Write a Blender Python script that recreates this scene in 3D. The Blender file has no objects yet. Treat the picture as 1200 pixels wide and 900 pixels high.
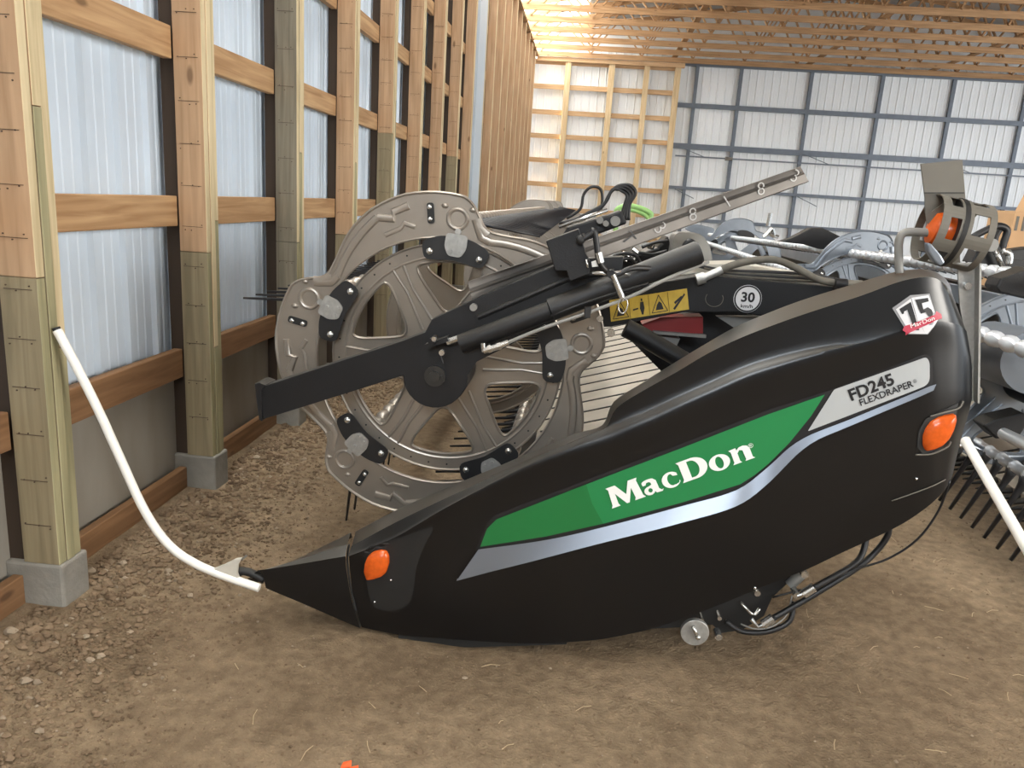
import bpy, bmesh, math, random
from mathutils import Vector, Matrix
from mathutils.geometry import tessellate_polygon
from mathutils.bvhtree import BVHTree
random.seed(7)
PI = math.pi
scn = bpy.context.scene
COL = scn.collection

# ------------------------------------------------------------------ camera
F = 905.0
CH = 1.6
_dy = Vector((86, -212, F)).normalized()
_dd = Vector((-249, 3800, F)); _dd = (_dd - _dd.dot(_dy) * _dy).normalized()
_dz = -_dd
_dx = _dy.cross(_dz)
if _dx.x < 0: _dx = -_dx
ROWS = (_dx, _dy, _dz)
def c2w(v): return Vector((_dx.dot(v), _dy.dot(v), _dz.dot(v)))
def P(px, py, Y):
    r = c2w(Vector((px - 600, py - 450, F)))
    s = Y / r.y
    return Vector((r.x * s, Y, CH + r.z * s))
def PZ(px, py, Z=0.0):
    r = c2w(Vector((px - 600, py - 450, F)))
    s = (Z - CH) / r.z
    return Vector((r.x * s, r.y * s, Z))
cam = bpy.data.cameras.new('camera'); camo = bpy.data.objects.new('camera', cam); COL.objects.link(camo)
right = c2w(Vector((1, 0, 0))); up = c2w(Vector((0, -1, 0))); back = c2w(Vector((0, 0, -1)))
m = Matrix.Identity(4)
for i in range(3):
    m[i][0] = right[i]; m[i][1] = up[i]; m[i][2] = back[i]
m[2][3] = CH
camo.matrix_world = m
cam.sensor_width = 36; cam.lens = 36 * F / 1200; cam.clip_start = 0.05; cam.clip_end = 200
scn.camera = camo
vs = scn.view_settings
vs.view_transform = 'Standard'; vs.look = 'None'; vs.gamma = 1; vs.use_curve_mapping = False
vs.exposure = 0.0

# ------------------------------------------------------------------ materials
def _nt(name):
    mt = bpy.data.materials.new(name); mt.use_nodes = True
    nt = mt.node_tree
    return mt, nt, nt.nodes['Principled BSDF']
def mat(name, col, rough=0.5, metal=0.0, var=0.0, vscale=6, bump=0.0, bscale=40, stretch=(1, 1, 1), spec=0.5, emit=None, estr=0, alpha=None, trans=0, col2=None, dust=None):
    mt, nt, b = _nt(name)
    b.inputs['Roughness'].default_value = rough
    b.inputs['Metallic'].default_value = metal
    b.inputs['Specular IOR Level'].default_value = spec
    b.inputs['Base Color'].default_value = (*col, 1)
    N, L = nt.nodes, nt.links
    tc = N.new('ShaderNodeTexCoord'); mp = N.new('ShaderNodeMapping'); mp.inputs['Scale'].default_value = stretch
    L.new(tc.outputs['Object'], mp.inputs['Vector'])
    out = None
    if var > 0 or col2:
        nz = N.new('ShaderNodeTexNoise'); nz.inputs['Scale'].default_value = vscale; nz.inputs['Detail'].default_value = 6
        L.new(mp.outputs[0], nz.inputs['Vector'])
        cr = N.new('ShaderNodeValToRGB')
        cr.color_ramp.elements[0].position = 0.3; cr.color_ramp.elements[1].position = 0.7
        c2 = col2 or tuple(min(1, c * (1 + var)) for c in col)
        c1 = col if col2 else tuple(c * (1 - var) for c in col)
        cr.color_ramp.elements[0].color = (*c1, 1); cr.color_ramp.elements[1].color = (*c2, 1)
        L.new(nz.outputs['Fac'], cr.inputs['Fac']); out = cr.outputs['Color']
    if dust:   # settled dust on upward faces: (colour, amount)
        g = N.new('ShaderNodeNewGeometry'); sx = N.new('ShaderNodeSeparateXYZ'); L.new(g.outputs['Normal'], sx.inputs[0])
        mr = N.new('ShaderNodeMapRange'); mr.inputs['From Min'].default_value = 0.25; mr.inputs['From Max'].default_value = 0.95
        mr.inputs['To Max'].default_value = dust[1]
        L.new(sx.outputs['Z'], mr.inputs['Value'])
        mx = N.new('ShaderNodeMix'); mx.data_type = 'RGBA'
        L.new(mr.outputs[0], mx.inputs['Factor'])
        if out: L.new(out, mx.inputs['A'])
        else: mx.inputs['A'].default_value = (*col, 1)
        mx.inputs['B'].default_value = (*dust[0], 1); out = mx.outputs['Result']
    if out: L.new(out, b.inputs['Base Color'])
    if bump > 0:
        n2 = N.new('ShaderNodeTexNoise'); n2.inputs['Scale'].default_value = bscale; n2.inputs['Detail'].default_value = 5
        L.new(mp.outputs[0], n2.inputs['Vector'])
        bp = N.new('ShaderNodeBump'); bp.inputs['Strength'].default_value = bump; bp.inputs['Distance'].default_value = 0.01
        L.new(n2.outputs['Fac'], bp.inputs['Height']); L.new(bp.outputs[0], b.inputs['Normal'])
    if emit:
        b.inputs['Emission Color'].default_value = (*emit, 1); b.inputs['Emission Strength'].default_value = estr
    if trans: b.inputs['Transmission Weight'].default_value = trans
    return mt

def wood(name, c1, c2, grain=(1, 1, 1), knots=True, rough=0.75):
    mt, nt, b = _nt(name); N, L = nt.nodes, nt.links
    b.inputs['Roughness'].default_value = rough
    tc = N.new('ShaderNodeTexCoord'); mp = N.new('ShaderNodeMapping'); mp.inputs['Scale'].default_value = grain
    oi = N.new('ShaderNodeObjectInfo'); ad = N.new('ShaderNodeVectorMath'); ad.operation = 'ADD'
    L.new(tc.outputs['Object'], ad.inputs[0])
    ml = N.new('ShaderNodeMath'); ml.operation = 'MULTIPLY'; ml.inputs[1].default_value = 37
    L.new(oi.outputs['Random'], ml.inputs[0]); L.new(ml.outputs[0], ad.inputs[1])
    L.new(ad.outputs[0], mp.inputs['Vector'])
    nz = N.new('ShaderNodeTexNoise'); nz.inputs['Scale'].default_value = 5; nz.inputs['Detail'].default_value = 8; nz.inputs['Distortion'].default_value = 0.6
    L.new(mp.outputs[0], nz.inputs['Vector'])
    cr = N.new('ShaderNodeValToRGB'); cr.color_ramp.elements[0].position = 0.33; cr.color_ramp.elements[1].position = 0.68
    cr.color_ramp.elements[0].color = (*c1, 1); cr.color_ramp.elements[1].color = (*c2, 1)
    L.new(nz.outputs['Fac'], cr.inputs['Fac'])
    out = cr.outputs['Color']
    if knots:
        vo = N.new('ShaderNodeTexVoronoi'); vo.inputs['Scale'].default_value = 3.2
        m2 = N.new('ShaderNodeMapping'); m2.inputs['Scale'].default_value = tuple(0.6 if g < 0.5 else 1.6 for g in grain)
        L.new(ad.outputs[0], m2.inputs['Vector']); L.new(m2.outputs[0], vo.inputs['Vector'])
        k = N.new('ShaderNodeMapRange'); k.inputs['From Min'].default_value = 0.05; k.inputs['From Max'].default_value = 0.10
        k.inputs['To Min'].default_value = 0.75; k.inputs['To Max'].default_value = 0
        L.new(vo.outputs['Distance'], k.inputs['Value'])
        mx = N.new('ShaderNodeMix'); mx.data_type = 'RGBA'; L.new(k.outputs[0], mx.inputs['Factor'])
        L.new(out, mx.inputs['A']); mx.inputs['B'].default_value = (c1[0] * .35, c1[1] * .3, c1[2] * .25, 1)
        out = mx.outputs['Result']
    L.new(out, b.inputs['Base Color'])
    bp = N.new('ShaderNodeBump'); bp.inputs['Strength'].default_value = 0.25; bp.inputs['Distance'].default_value = 0.004
    L.new(nz.outputs['Fac'], bp.inputs['Height']); L.new(bp.outputs[0], b.inputs['Normal'])
    return mt

GZ = (6, 6, 0.35); GY = (6, 0.35, 6); GX = (0.35, 6, 6)
M = {}
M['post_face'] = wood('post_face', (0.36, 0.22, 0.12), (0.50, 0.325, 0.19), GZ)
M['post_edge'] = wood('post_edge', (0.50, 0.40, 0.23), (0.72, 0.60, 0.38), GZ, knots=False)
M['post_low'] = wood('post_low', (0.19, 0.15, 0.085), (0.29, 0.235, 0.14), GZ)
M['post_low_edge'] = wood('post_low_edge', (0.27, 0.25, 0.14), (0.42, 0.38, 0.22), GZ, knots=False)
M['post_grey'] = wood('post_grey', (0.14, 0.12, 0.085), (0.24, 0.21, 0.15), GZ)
M['girt'] = wood('girt', (0.36, 0.20, 0.09), (0.58, 0.37, 0.19), GY)
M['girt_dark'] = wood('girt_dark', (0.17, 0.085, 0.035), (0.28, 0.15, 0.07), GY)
M['girt_x'] = wood('girt_x', (0.46, 0.28, 0.14), (0.66, 0.45, 0.26), GX)
M['stud'] = wood('stud', (0.52, 0.37, 0.20), (0.72, 0.56, 0.34), GZ)
M['truss'] = wood('truss', (0.30, 0.165, 0.075), (0.50, 0.30, 0.15), GX)
M['siding'] = mat('siding', (0.66, 0.76, 0.87), 0.42, 0.0, var=0.04, vscale=2)
M['siding_far'] = mat('siding_far', (0.80, 0.82, 0.83), 0.42, 0.0, var=0.04, vscale=1)
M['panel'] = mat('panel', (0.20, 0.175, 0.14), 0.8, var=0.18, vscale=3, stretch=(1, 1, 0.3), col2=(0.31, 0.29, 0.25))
M['concrete'] = mat('concrete', (0.24, 0.225, 0.195), 0.9, var=0.15, vscale=9, bump=0.4, bscale=60)
M['steel_frame'] = mat('steel_frame', (0.13, 0.15, 0.18), 0.5, 0.2, var=0.1)
M['roof'] = mat('roof', (0.42, 0.42, 0.42), 0.5)
M['blacksheet'] = mat('blacksheet', (0.0045, 0.005, 0.006), 0.28, 0, var=0.15, vscale=4, spec=0.5, dust=((0.095, 0.088, 0.075), 0.85))
M['blackpaint'] = mat('blackpaint', (0.008, 0.008, 0.009), 0.48, 0, var=0.2, vscale=5, bump=0.1, bscale=200, spec=.4, dust=((0.06, 0.055, 0.045), 0.6))
M['blackdull'] = mat('blackdull', (0.012, 0.012, 0.012), 0.6)
M['rubber'] = mat('rubber', (0.012, 0.012, 0.013), 0.45)
M['hose_dusty'] = mat('hose_dusty', (0.12, 0.11, 0.09), 0.7, var=0.3, vscale=20)
M['tine'] = mat('tine', (0.012, 0.012, 0.014), 0.4)
M['castgrey'] = mat('castgrey', (0.33, 0.295, 0.255), 0.34, 0.6, var=0.06, vscale=7, bump=0.03, bscale=150)
M['coolgrey'] = mat('coolgrey', (0.22, 0.25, 0.29), 0.33, 0.55, var=0.08, vscale=7)
M['coolbead'] = mat('coolbead', (0.66, 0.69, 0.73), 0.3, 0.35)
M['bead'] = mat('bead', (0.42, 0.38, 0.33), 0.35, 0.6)
M['galv'] = mat('galv', (0.40, 0.40, 0.385), 0.42, 0.6, var=0.12, vscale=60)
M['channel'] = mat('channel', (0.17, 0.155, 0.14), 0.45, 0.4, var=0.35, vscale=3, stretch=(1, 1, 1), bump=0.05, bscale=90)
M['zinc'] = mat('zinc', (0.62, 0.62, 0.60), 0.25, 0.9)
M['silver'] = mat('silver', (0.24, 0.27, 0.32), 0.36, 0.7)
M['plate_grey'] = mat('plate_grey', (0.42, 0.44, 0.45), 0.4, 0.1)
M['green'] = mat('green', (0.016, 0.20, 0.062), 0.32, 0)
M['green_dark'] = mat('green_dark', (0.013, 0.15, 0.04), 0.32, 0)
M['white'] = mat('white', (0.82, 0.82, 0.80), 0.4)
M['whitepipe'] = mat('whitepipe', (0.82, 0.80, 0.74), 0.35, var=0.03)
M['offwhite'] = mat('offwhite', (0.55, 0.52, 0.45), 0.45, var=0.12, vscale=12)
M['ink'] = mat('ink', (0.012, 0.012, 0.014), 0.4)
M['badge_white'] = mat('badge_white', (0.68, 0.68, 0.70), 0.4)
M['badge_grey'] = mat('badge_grey', (0.28, 0.28, 0.29), 0.4)
M['badge_red'] = mat('badge_red', (0.42, 0.03, 0.06), 0.4)
M['yellow'] = mat('yellow', (0.52, 0.36, 0.05), 0.5, var=0.12, vscale=30)
M['amber'] = mat('amber', (0.62, 0.10, 0.012), 0.22, 0, var=0.12, vscale=60, emit=(1, 0.15, 0.01), estr=0.0)
M['red'] = mat('red', (0.26, 0.02, 0.02), 0.4)
M['taupe'] = mat('taupe', (0.135, 0.125, 0.105), 0.6, 0.1, var=0.06, vscale=10)
M['plastic_grey'] = mat('plastic_grey', (0.22, 0.215, 0.20), 0.5, var=0.1)
M['slat'] = mat('slat', (0.42, 0.38, 0.32), 0.55, 0.2, var=0.15, vscale=4)
M['slat_gap'] = mat('slat_gap', (0.01, 0.01, 0.01), 0.6)
M['card'] = mat('card', (0.55, 0.34, 0.18), 0.8, var=0.05)
M['greenhose'] = mat('greenhose', (0.35, 0.62, 0.22), 0.5)
M['orange'] = mat('orange', (0.8, 0.12, 0.02), 0.6)
M['chalk'] = mat('chalk', (0.55, 0.54, 0.52), 0.9)
M['straw'] = mat('straw', (0.42, 0.32, 0.19), 0.8)
M['stone'] = mat('stone', (0.125, 0.085, 0.053), 0.95, col2=(0.25, 0.178, 0.115), vscale=9, spec=.1)
M['stone_pale'] = mat('stone_pale', (0.22, 0.17, 0.12), 0.95, col2=(0.36, 0.29, 0.21), vscale=9, spec=.1)
M['hub'] = mat('hub', (0.035, 0.034, 0.032), 0.35, 0.2)
M['gap_shade'] = mat('gap_shade', (0.05, 0.032, 0.02), 0.8)  # very dark brown: shade of the gap behind the posts, put into the colour
M['nail'] = mat('nail', (0.07, 0.04, 0.025), 0.8)
M['bluetrim'] = mat('bluetrim', (0.50, 0.58, 0.66), 0.4)

def ground_mat():
    mt, nt, b = _nt('dirt'); N, L = nt.nodes, nt.links
    b.inputs['Roughness'].default_value = 0.95; b.inputs['Specular IOR Level'].default_value = 0.15
    tc = N.new('ShaderNodeTexCoord')
    def noise(s, d, dist=0):
        n = N.new('ShaderNodeTexNoise'); n.inputs['Scale'].default_value = s; n.inputs['Detail'].default_value = d; n.inputs['Distortion'].default_value = dist
        L.new(tc.outputs['Object'], n.inputs['Vector']); return n
    n1 = noise(1.3, 5, 0.4); n2 = noise(22, 8); n3 = noise(110, 4)
    r1 = N.new('ShaderNodeValToRGB'); r1.color_ramp.elements[0].position = .35; r1.color_ramp.elements[1].position = .68
    r1.color_ramp.elements[0].color = (0.165, 0.120, 0.076, 1); r1.color_ramp.elements[1].color = (0.275, 0.205, 0.134, 1)
    L.new(n1.outputs['Fac'], r1.inputs['Fac'])
    r2 = N.new('ShaderNodeValToRGB'); r2.color_ramp.elements[0].position = .35; r2.color_ramp.elements[1].position = .7
    r2.color_ramp.elements[0].color = (.78, .76, .74, 1); r2.color_ramp.elements[1].color = (1.18, 1.17, 1.15, 1)
    L.new(n2.outputs['Fac'], r2.inputs['Fac'])
    r3 = N.new('ShaderNodeValToRGB'); r3.color_ramp.elements[0].position = .62; r3.color_ramp.elements[1].position = .74
    r3.color_ramp.elements[0].color = (1, 1, 1, 1); r3.color_ramp.elements[1].color = (1.5, 1.5, 1.5, 1)
    L.new(n3.outputs['Fac'], r3.inputs['Fac'])
    m1 = N.new('ShaderNodeMix'); m1.data_type = 'RGBA'; m1.blend_type = 'MULTIPLY'; m1.inputs['Factor'].default_value = 1
    L.new(r1.outputs[0], m1.inputs['A']); L.new(r2.outputs[0], m1.inputs['B'])
    m2 = N.new('ShaderNodeMix'); m2.data_type = 'RGBA'; m2.blend_type = 'MULTIPLY'; m2.inputs['Factor'].default_value = 1
    L.new(m1.outputs['Result'], m2.inputs['A']); L.new(r3.outputs[0], m2.inputs['B'])
    L.new(m2.outputs['Result'], b.inputs['Base Color'])
    ad = N.new('ShaderNodeMath'); ad.operation = 'ADD'; L.new(n2.outputs['Fac'], ad.inputs[0])
    s = N.new('ShaderNodeMath'); s.operation = 'MULTIPLY'; s.inputs[1].default_value = .5; L.new(n3.outputs['Fac'], s.inputs[0]); L.new(s.outputs[0], ad.inputs[1])
    bp = N.new('ShaderNodeBump'); bp.inputs['Strength'].default_value = 1.0; bp.inputs['Distance'].default_value = .016
    L.new(ad.outputs[0], bp.inputs['Height']); L.new(bp.outputs[0], b.inputs['Normal'])
    return mt
M['dirt'] = ground_mat()

# ------------------------------------------------------------------ geometry helpers
def V(*a): return Vector(a)
def wloc(o):
    v = Vector((0, 0, 0))
    while o is not None:
        v += o.location; o = o.parent
    return v
class MB:
    """collects geometry in world coordinates; build() links it as one mesh object"""
    def __init__(s): s.v = []; s.f = []; s.mi = []; s.cur = 0
    def add(s, vs_, fs_, mi=None):
        b = len(s.v); s.v += [Vector(v) for v in vs_]
        for f in fs_: s.f.append([i + b for i in f]); s.mi.append(s.cur if mi is None else mi)
        return s
    def box(s, a, b, mi=None):
        x0, y0, z0 = a; x1, y1, z1 = b
        vs_ = [(x0, y0, z0), (x1, y0, z0), (x1, y1, z0), (x0, y1, z0), (x0, y0, z1), (x1, y0, z1), (x1, y1, z1), (x0, y1, z1)]
        return s.add(vs_, [(0, 3, 2, 1), (4, 5, 6, 7), (0, 1, 5, 4), (1, 2, 6, 5), (2, 3, 7, 6), (3, 0, 4, 7)], mi)
    def bar(s, p, q, w, h, upv=(0, 0, 1), mi=None):
        p = Vector(p); q = Vector(q); d = (q - p).normalized(); u = Vector(upv)
        sd = d.cross(u).normalized(); u = sd.cross(d).normalized()
        vs_ = []
        for c in (p, q):
            for a, b in ((-1, -1), (1, -1), (1, 1), (-1, 1)): vs_.append(c + sd * a * w / 2 + u * b * h / 2)
        return s.add(vs_, [(0, 1, 2, 3), (7, 6, 5, 4), (0, 4, 5, 1), (1, 5, 6, 2), (2, 6, 7, 3), (3, 7, 4, 0)], mi)
    def tube(s, pts, r, seg=10, mi=None, cap=True):
        pts = [Vector(p) for p in pts]; n = len(pts)
        rs = r if isinstance(r, (list, tuple)) else [r] * n
        t0 = (pts[1] - pts[0]).normalized()
        a = Vector((0, 0, 1)) if abs(t0.z) < .9 else Vector((1, 0, 0))
        nx = t0.cross(a).normalized(); vs_ = []
        for i in range(n):
            t = (pts[min(i + 1, n - 1)] - pts[max(i - 1, 0)])
            t = t.normalized() if t.length > 1e-9 else t0
            nx = (nx - t * nx.dot(t)).normalized(); ny = t.cross(nx)
            for k in range(seg):
                an = 2 * PI * k / seg
                vs_.append(pts[i] + (nx * math.cos(an) + ny * math.sin(an)) * rs[i])
        fs_ = [(i * seg + k, i * seg + (k + 1) % seg, (i + 1) * seg + (k + 1) % seg, (i + 1) * seg + k) for i in range(n - 1) for k in range(seg)]
        if cap: fs_ += [tuple(range(seg))[::-1], tuple((n - 1) * seg + k for k in range(seg))]
        return s.add(vs_, fs_, mi)
    def cyl(s, c, axis, r, h, seg=24, mi=None):
        c = Vector(c); a = Vector(axis).normalized()
        return s.tube([c - a * h / 2, c + a * h / 2], r, seg, mi)
    def ball(s, c, r, sx=1, sy=1, sz=1, seg=12, rings=8, mi=None):
        c = Vector(c); vs_ = [c + V(0, 0, r * sz)]
        for i in range(1, rings):
            ph = PI * i / rings
            for k in range(seg):
                th = 2 * PI * k / seg
                vs_.append(c + V(r * sx * math.sin(ph) * math.cos(th), r * sy * math.sin(ph) * math.sin(th), r * sz * math.cos(ph)))
        vs_.append(c - V(0, 0, r * sz)); fs_ = []
        for k in range(seg): fs_.append((0, 1 + k, 1 + (k + 1) % seg))
        for i in range(rings - 2):
            for k in range(seg):
                a = 1 + i * seg + k; b = 1 + i * seg + (k + 1) % seg
                fs_.append((a, a + seg, b + seg, b))
        L_ = len(vs_) - 1; o = 1 + (rings - 2) * seg
        for k in range(seg): fs_.append((o + k, L_, o + (k + 1) % seg))
        return s.add(vs_, fs_, mi)
    def plate(s, loops, y0, y1, mi=None, fn=None):
        """loops: outline + holes of (x,z); extruded from y0 (near) to y1 (far). fn maps (x,z,y)->point"""
        fn = fn or (lambda x, z, y: V(x, y, z))
        L3 = [[Vector((p[0], p[1], 0)) for p in lp] for lp in loops]
        flat = [p for lp in L3 for p in lp]
        tris = tessellate_polygon(L3)
        n = len(flat)
        vs_ = [fn(p.x, p.y, y0) for p in flat] + [fn(p.x, p.y, y1) for p in flat]
        fs_ = []
        for t in tris:
            a, b, c = (flat[i] for i in t)
            area = (b.x - a.x) * (c.y - a.y) - (c.x - a.x) * (b.y - a.y)
            if abs(area) < 1e-12: continue
            t = t if area > 0 else (t[0], t[2], t[1])
            fs_.append(tuple(t)); fs_.append((t[2] + n, t[1] + n, t[0] + n))
        o = 0
        for lp in L3:
            k = len(lp)
            for i in range(k): fs_.append((o + i, o + (i + 1) % k, n + o + (i + 1) % k, n + o + i))
            o += k
        return s.add(vs_, fs_, mi)
    def build(s, name, mats, parent=None, smooth=False, bevel=0, fixn=True, seg=2):
        me = bpy.data.meshes.new(name)
        if parent is None: org = Vector((0, 0, 0))
        else: org = wloc(parent)
        # children keep origin at own bounding centre
        if s.v:
            lo = Vector([min(v[i] for v in s.v) for i in range(3)]); hi = Vector([max(v[i] for v in s.v) for i in range(3)])
            c = (lo + hi) / 2
            if parent is None: c.z = lo.z
        else: c = Vector((0, 0, 0))
        me.from_pydata([v - c for v in s.v], [], s.f)
        if not isinstance(mats, (list, tuple)): mats = [mats]
        for mm in mats: me.materials.append(mm)
        for p, mi in zip(me.polygons, s.mi): p.material_index = mi
        me.update()
        if fixn:
            bm = bmesh.new(); bm.from_mesh(me); bmesh.ops.recalc_face_normals(bm, faces=bm.faces); bm.to_mesh(me); bm.free()
        if smooth:
            if smooth is True: me.shade_smooth()
            else:
                me.shade_smooth(); me.set_sharp_from_angle(angle=math.radians(smooth))
        o = bpy.data.objects.new(name, me); COL.objects.link(o)
        if parent is not None: o.parent = parent; o.location = c - org
        else: o.location = c
        if bevel:
            md = o.modifiers.new('bevel', 'BEVEL'); md.width = bevel; md.segments = seg; md.limit_method = 'ANGLE'; md.angle_limit = math.radians(50)
        return o
def empty(name, loc, label=None, cat=None, group=None, kind=None, parent=None):
    o = bpy.data.objects.new(name, None); COL.objects.link(o); o.empty_display_size = 0.1
    if parent is not None: o.parent = parent; o.location = Vector(loc) - wloc(parent)
    else: o.location = loc
    return tag(o, label, cat, group, kind)
def tag(o, label=None, cat=None, group=None, kind=None):
    if label: o['label'] = label
    if cat: o['category'] = cat
    if group: o['group'] = group
    if kind: o['kind'] = kind
    return o
def copy_tree(o, parent, off=Vector((0, 0, 0))):
    c = o.copy(); COL.objects.link(c); c.parent = parent
    c.location = o.location + off
    for ch in o.children: copy_tree(ch, c)
    return c
def smoothpath(pts, n=6):
    pts = [Vector(p) for p in pts]; out = []
    for i in range(len(pts) - 1):
        p0 = pts[max(i - 1, 0)]; p1 = pts[i]; p2 = pts[i + 1]; p3 = pts[min(i + 2, len(pts) - 1)]
        for k in range(n):
            t = k / n
            out.append(0.5 * ((2 * p1) + (p2 - p0) * t + (2 * p0 - 5 * p1 + 4 * p2 - p3) * t * t + (3 * p1 - p0 - 3 * p2 + p3) * t ** 3))
    out.append(pts[-1]); return out
def hose(pxs, r, name, m_, parent, seg=8, n=5):
    """pxs: (px,py,Y) control points"""
    return MB().tube(smoothpath([P(*p) for p in pxs], n), r, seg).build(name, m_, parent, smooth=True)
def rpoly(pts, r, n=4):
    """rounded polygon (2-D)"""
    out = []; N_ = len(pts)
    for i in range(N_):
        a = Vector(pts[i - 1]); b = Vector(pts[i]); c = Vector(pts[(i + 1) % N_])
        rr = r[i] if isinstance(r, (list, tuple)) else r
        d1 = min(rr, (a - b).length * .45); d2 = min(rr, (c - b).length * .45)
        p = b + (a - b).normalized() * d1; q = b + (c - b).normalized() * d2
        for k in range(n + 1):
            t = k / n; out.append(tuple((1 - t) ** 2 * p + 2 * t * (1 - t) * b + t * t * q))
    return out
def pxpoly(pts, Y):
    return [(P(x, y, Y).x, P(x, y, Y).z) for x, y in pts]
def circ(cx, cz, r, n=32, a0=0): return [(cx + r * math.cos(a0 + 2 * PI * k / n), cz + r * math.sin(a0 + 2 * PI * k / n)) for k in range(n)]

_dg = None
def text_geo(txt, offset=0.0, extrude=0.0):
    cu = bpy.data.curves.new('t', 'FONT'); cu.body = txt; cu.offset = offset; cu.resolution_u = 3; cu.extrude = extrude
    o = bpy.data.objects.new('t', cu); COL.objects.link(o)
    dg = bpy.context.evaluated_depsgraph_get(); dg.update()
    me = bpy.data.meshes.new_from_object(o.evaluated_get(dg))
    vs_ = [v.co.copy() for v in me.vertices]; fs_ = [tuple(p.vertices) for p in me.polygons]
    bpy.data.objects.remove(o); bpy.data.meshes.remove(me); bpy.data.curves.remove(cu)
    return vs_, fs_
def text_on(mb, txt, pa, pb, cap, Y, offset=0.02, fn=None, shear=0.0, mi=None, thick=0.0015):
    """fits text between world 2-D baseline points pa,pb (x,z), cap height in metres"""
    vs_, fs_ = text_geo(txt, offset)
    x0 = min(v.x for v in vs_); x1 = max(v.x for v in vs_)
    H_, _ = text_geo('H', offset); ch = max(v.y for v in H_) - min(v.y for v in H_)
    pa = Vector(pa); pb = Vector(pb); u = (pb - pa); w = u.length; u.normalize(); n_ = Vector((-u.y, u.x))
    out = []
    for v in vs_:
        a = (v.x - x0) / (x1 - x0) * w; b = (v.y) / ch * cap
        q = pa + u * (a + shear * b) + n_ * b
        out.append(fn(q.x, q.y) if fn else V(q.x, Y, q.y))
    return mb.add(out, fs_, mi)

# ------------------------------------------------------------------ room
XP = -1.79      # room face of the posts
XG = -1.93      # room face of the girts
XS = -2.00      # siding
YF = 25.0
ZC = 5.80
PITCH = 1.195
Y0 = 2.42

g = MB()
nx, ny = 150, 190
import mathutils.noise as mn
def gz(x, y):
    z = -.016 + 0.012 * mn.noise(V(x * .9, y * .9, 0)) + 0.010 * mn.noise(V(x * 4, y * 4, 3)) + .006 * mn.noise(V(x * 11, y * 11, 5))
    if -2.2 < x < -1.2: z += 0.05 * max(0, min(1, (-1.2 - x) / 0.6)) * (1 if y > 1 else .5)
    return z
xs = [-2.3 + (22) * (i / nx) ** 1.8 for i in range(nx + 1)]
ys = [-12, -9, -7, -5, -3.5, -2.5, -1.8, -1.2, -.8, -.4] + [28 * (j / ny) ** 1.5 for j in range(ny + 1)]
ny = len(ys) - 1
vs_ = [V(x, y, gz(x, y)) for y in ys for x in xs]
FLOORV = vs_
fs_ = [(j * (nx + 1) + i, j * (nx + 1) + i + 1, (j + 1) * (nx + 1) + i + 1, (j + 1) * (nx + 1) + i) for j in range(ny) for i in range(nx)]
FL_BVH = BVHTree.FromPolygons(vs_, fs_)
def gh(x, y):
    h = FL_BVH.ray_cast(V(x, y, 1), V(0, 0, -1)); return h[0].z if h[0] else gz(x, y)
floor = g.add(vs_, fs_).build('floor', M['dirt'], smooth=True, fixn=False); floor['kind'] = 'structure'

def siding_profile(a0, a1, pitch=0.2286, rib=0.022):
    pts = []; a = a0
    while a < a1:
        pts += [(a, 0), (a + .012, rib), (a + .034, rib), (a + .046, 0), (a + .10, 0), (a + .106, .004), (a + .118, .004), (a + .124, 0), (a + .165, 0), (a + .171, .004), (a + .183, .004), (a + .189, 0)]
        a += pitch
    return pts
def siding_left(y0, y1, z0, z1, name, m_, parent):
    pr = siding_profile(y0, y1); mb = MB()
    vs_ = []
    for a, d in pr: vs_ += [V(XS - .03 + d, a, z0), V(XS - .03 + d, a, z1)]
    fs_ = [(2 * i, 2 * i + 2, 2 * i + 3, 2 * i + 1) for i in range(len(pr) - 1)]
    return mb.add(vs_, fs_).build(name, m_, parent, fixn=False)
wl = empty('wall_left', (XS, 0, 0), kind='structure')
siding_left(-7, YF, 0.60, ZC + 0.02, 'metal_siding', M['siding'], wl)
for _k in range(-7, 19):
    ya = Y0 + _k * PITCH + .06
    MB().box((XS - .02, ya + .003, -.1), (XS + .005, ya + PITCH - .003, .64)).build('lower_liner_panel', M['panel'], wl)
girts_z = [(0.63, 0.77), (1.37, 1.51), (2.12, 2.26), (2.86, 3.0), (3.6, 3.74), (4.34, 4.48), (5.08, 5.22), (5.66, 5.8)]
npost = 19
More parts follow.
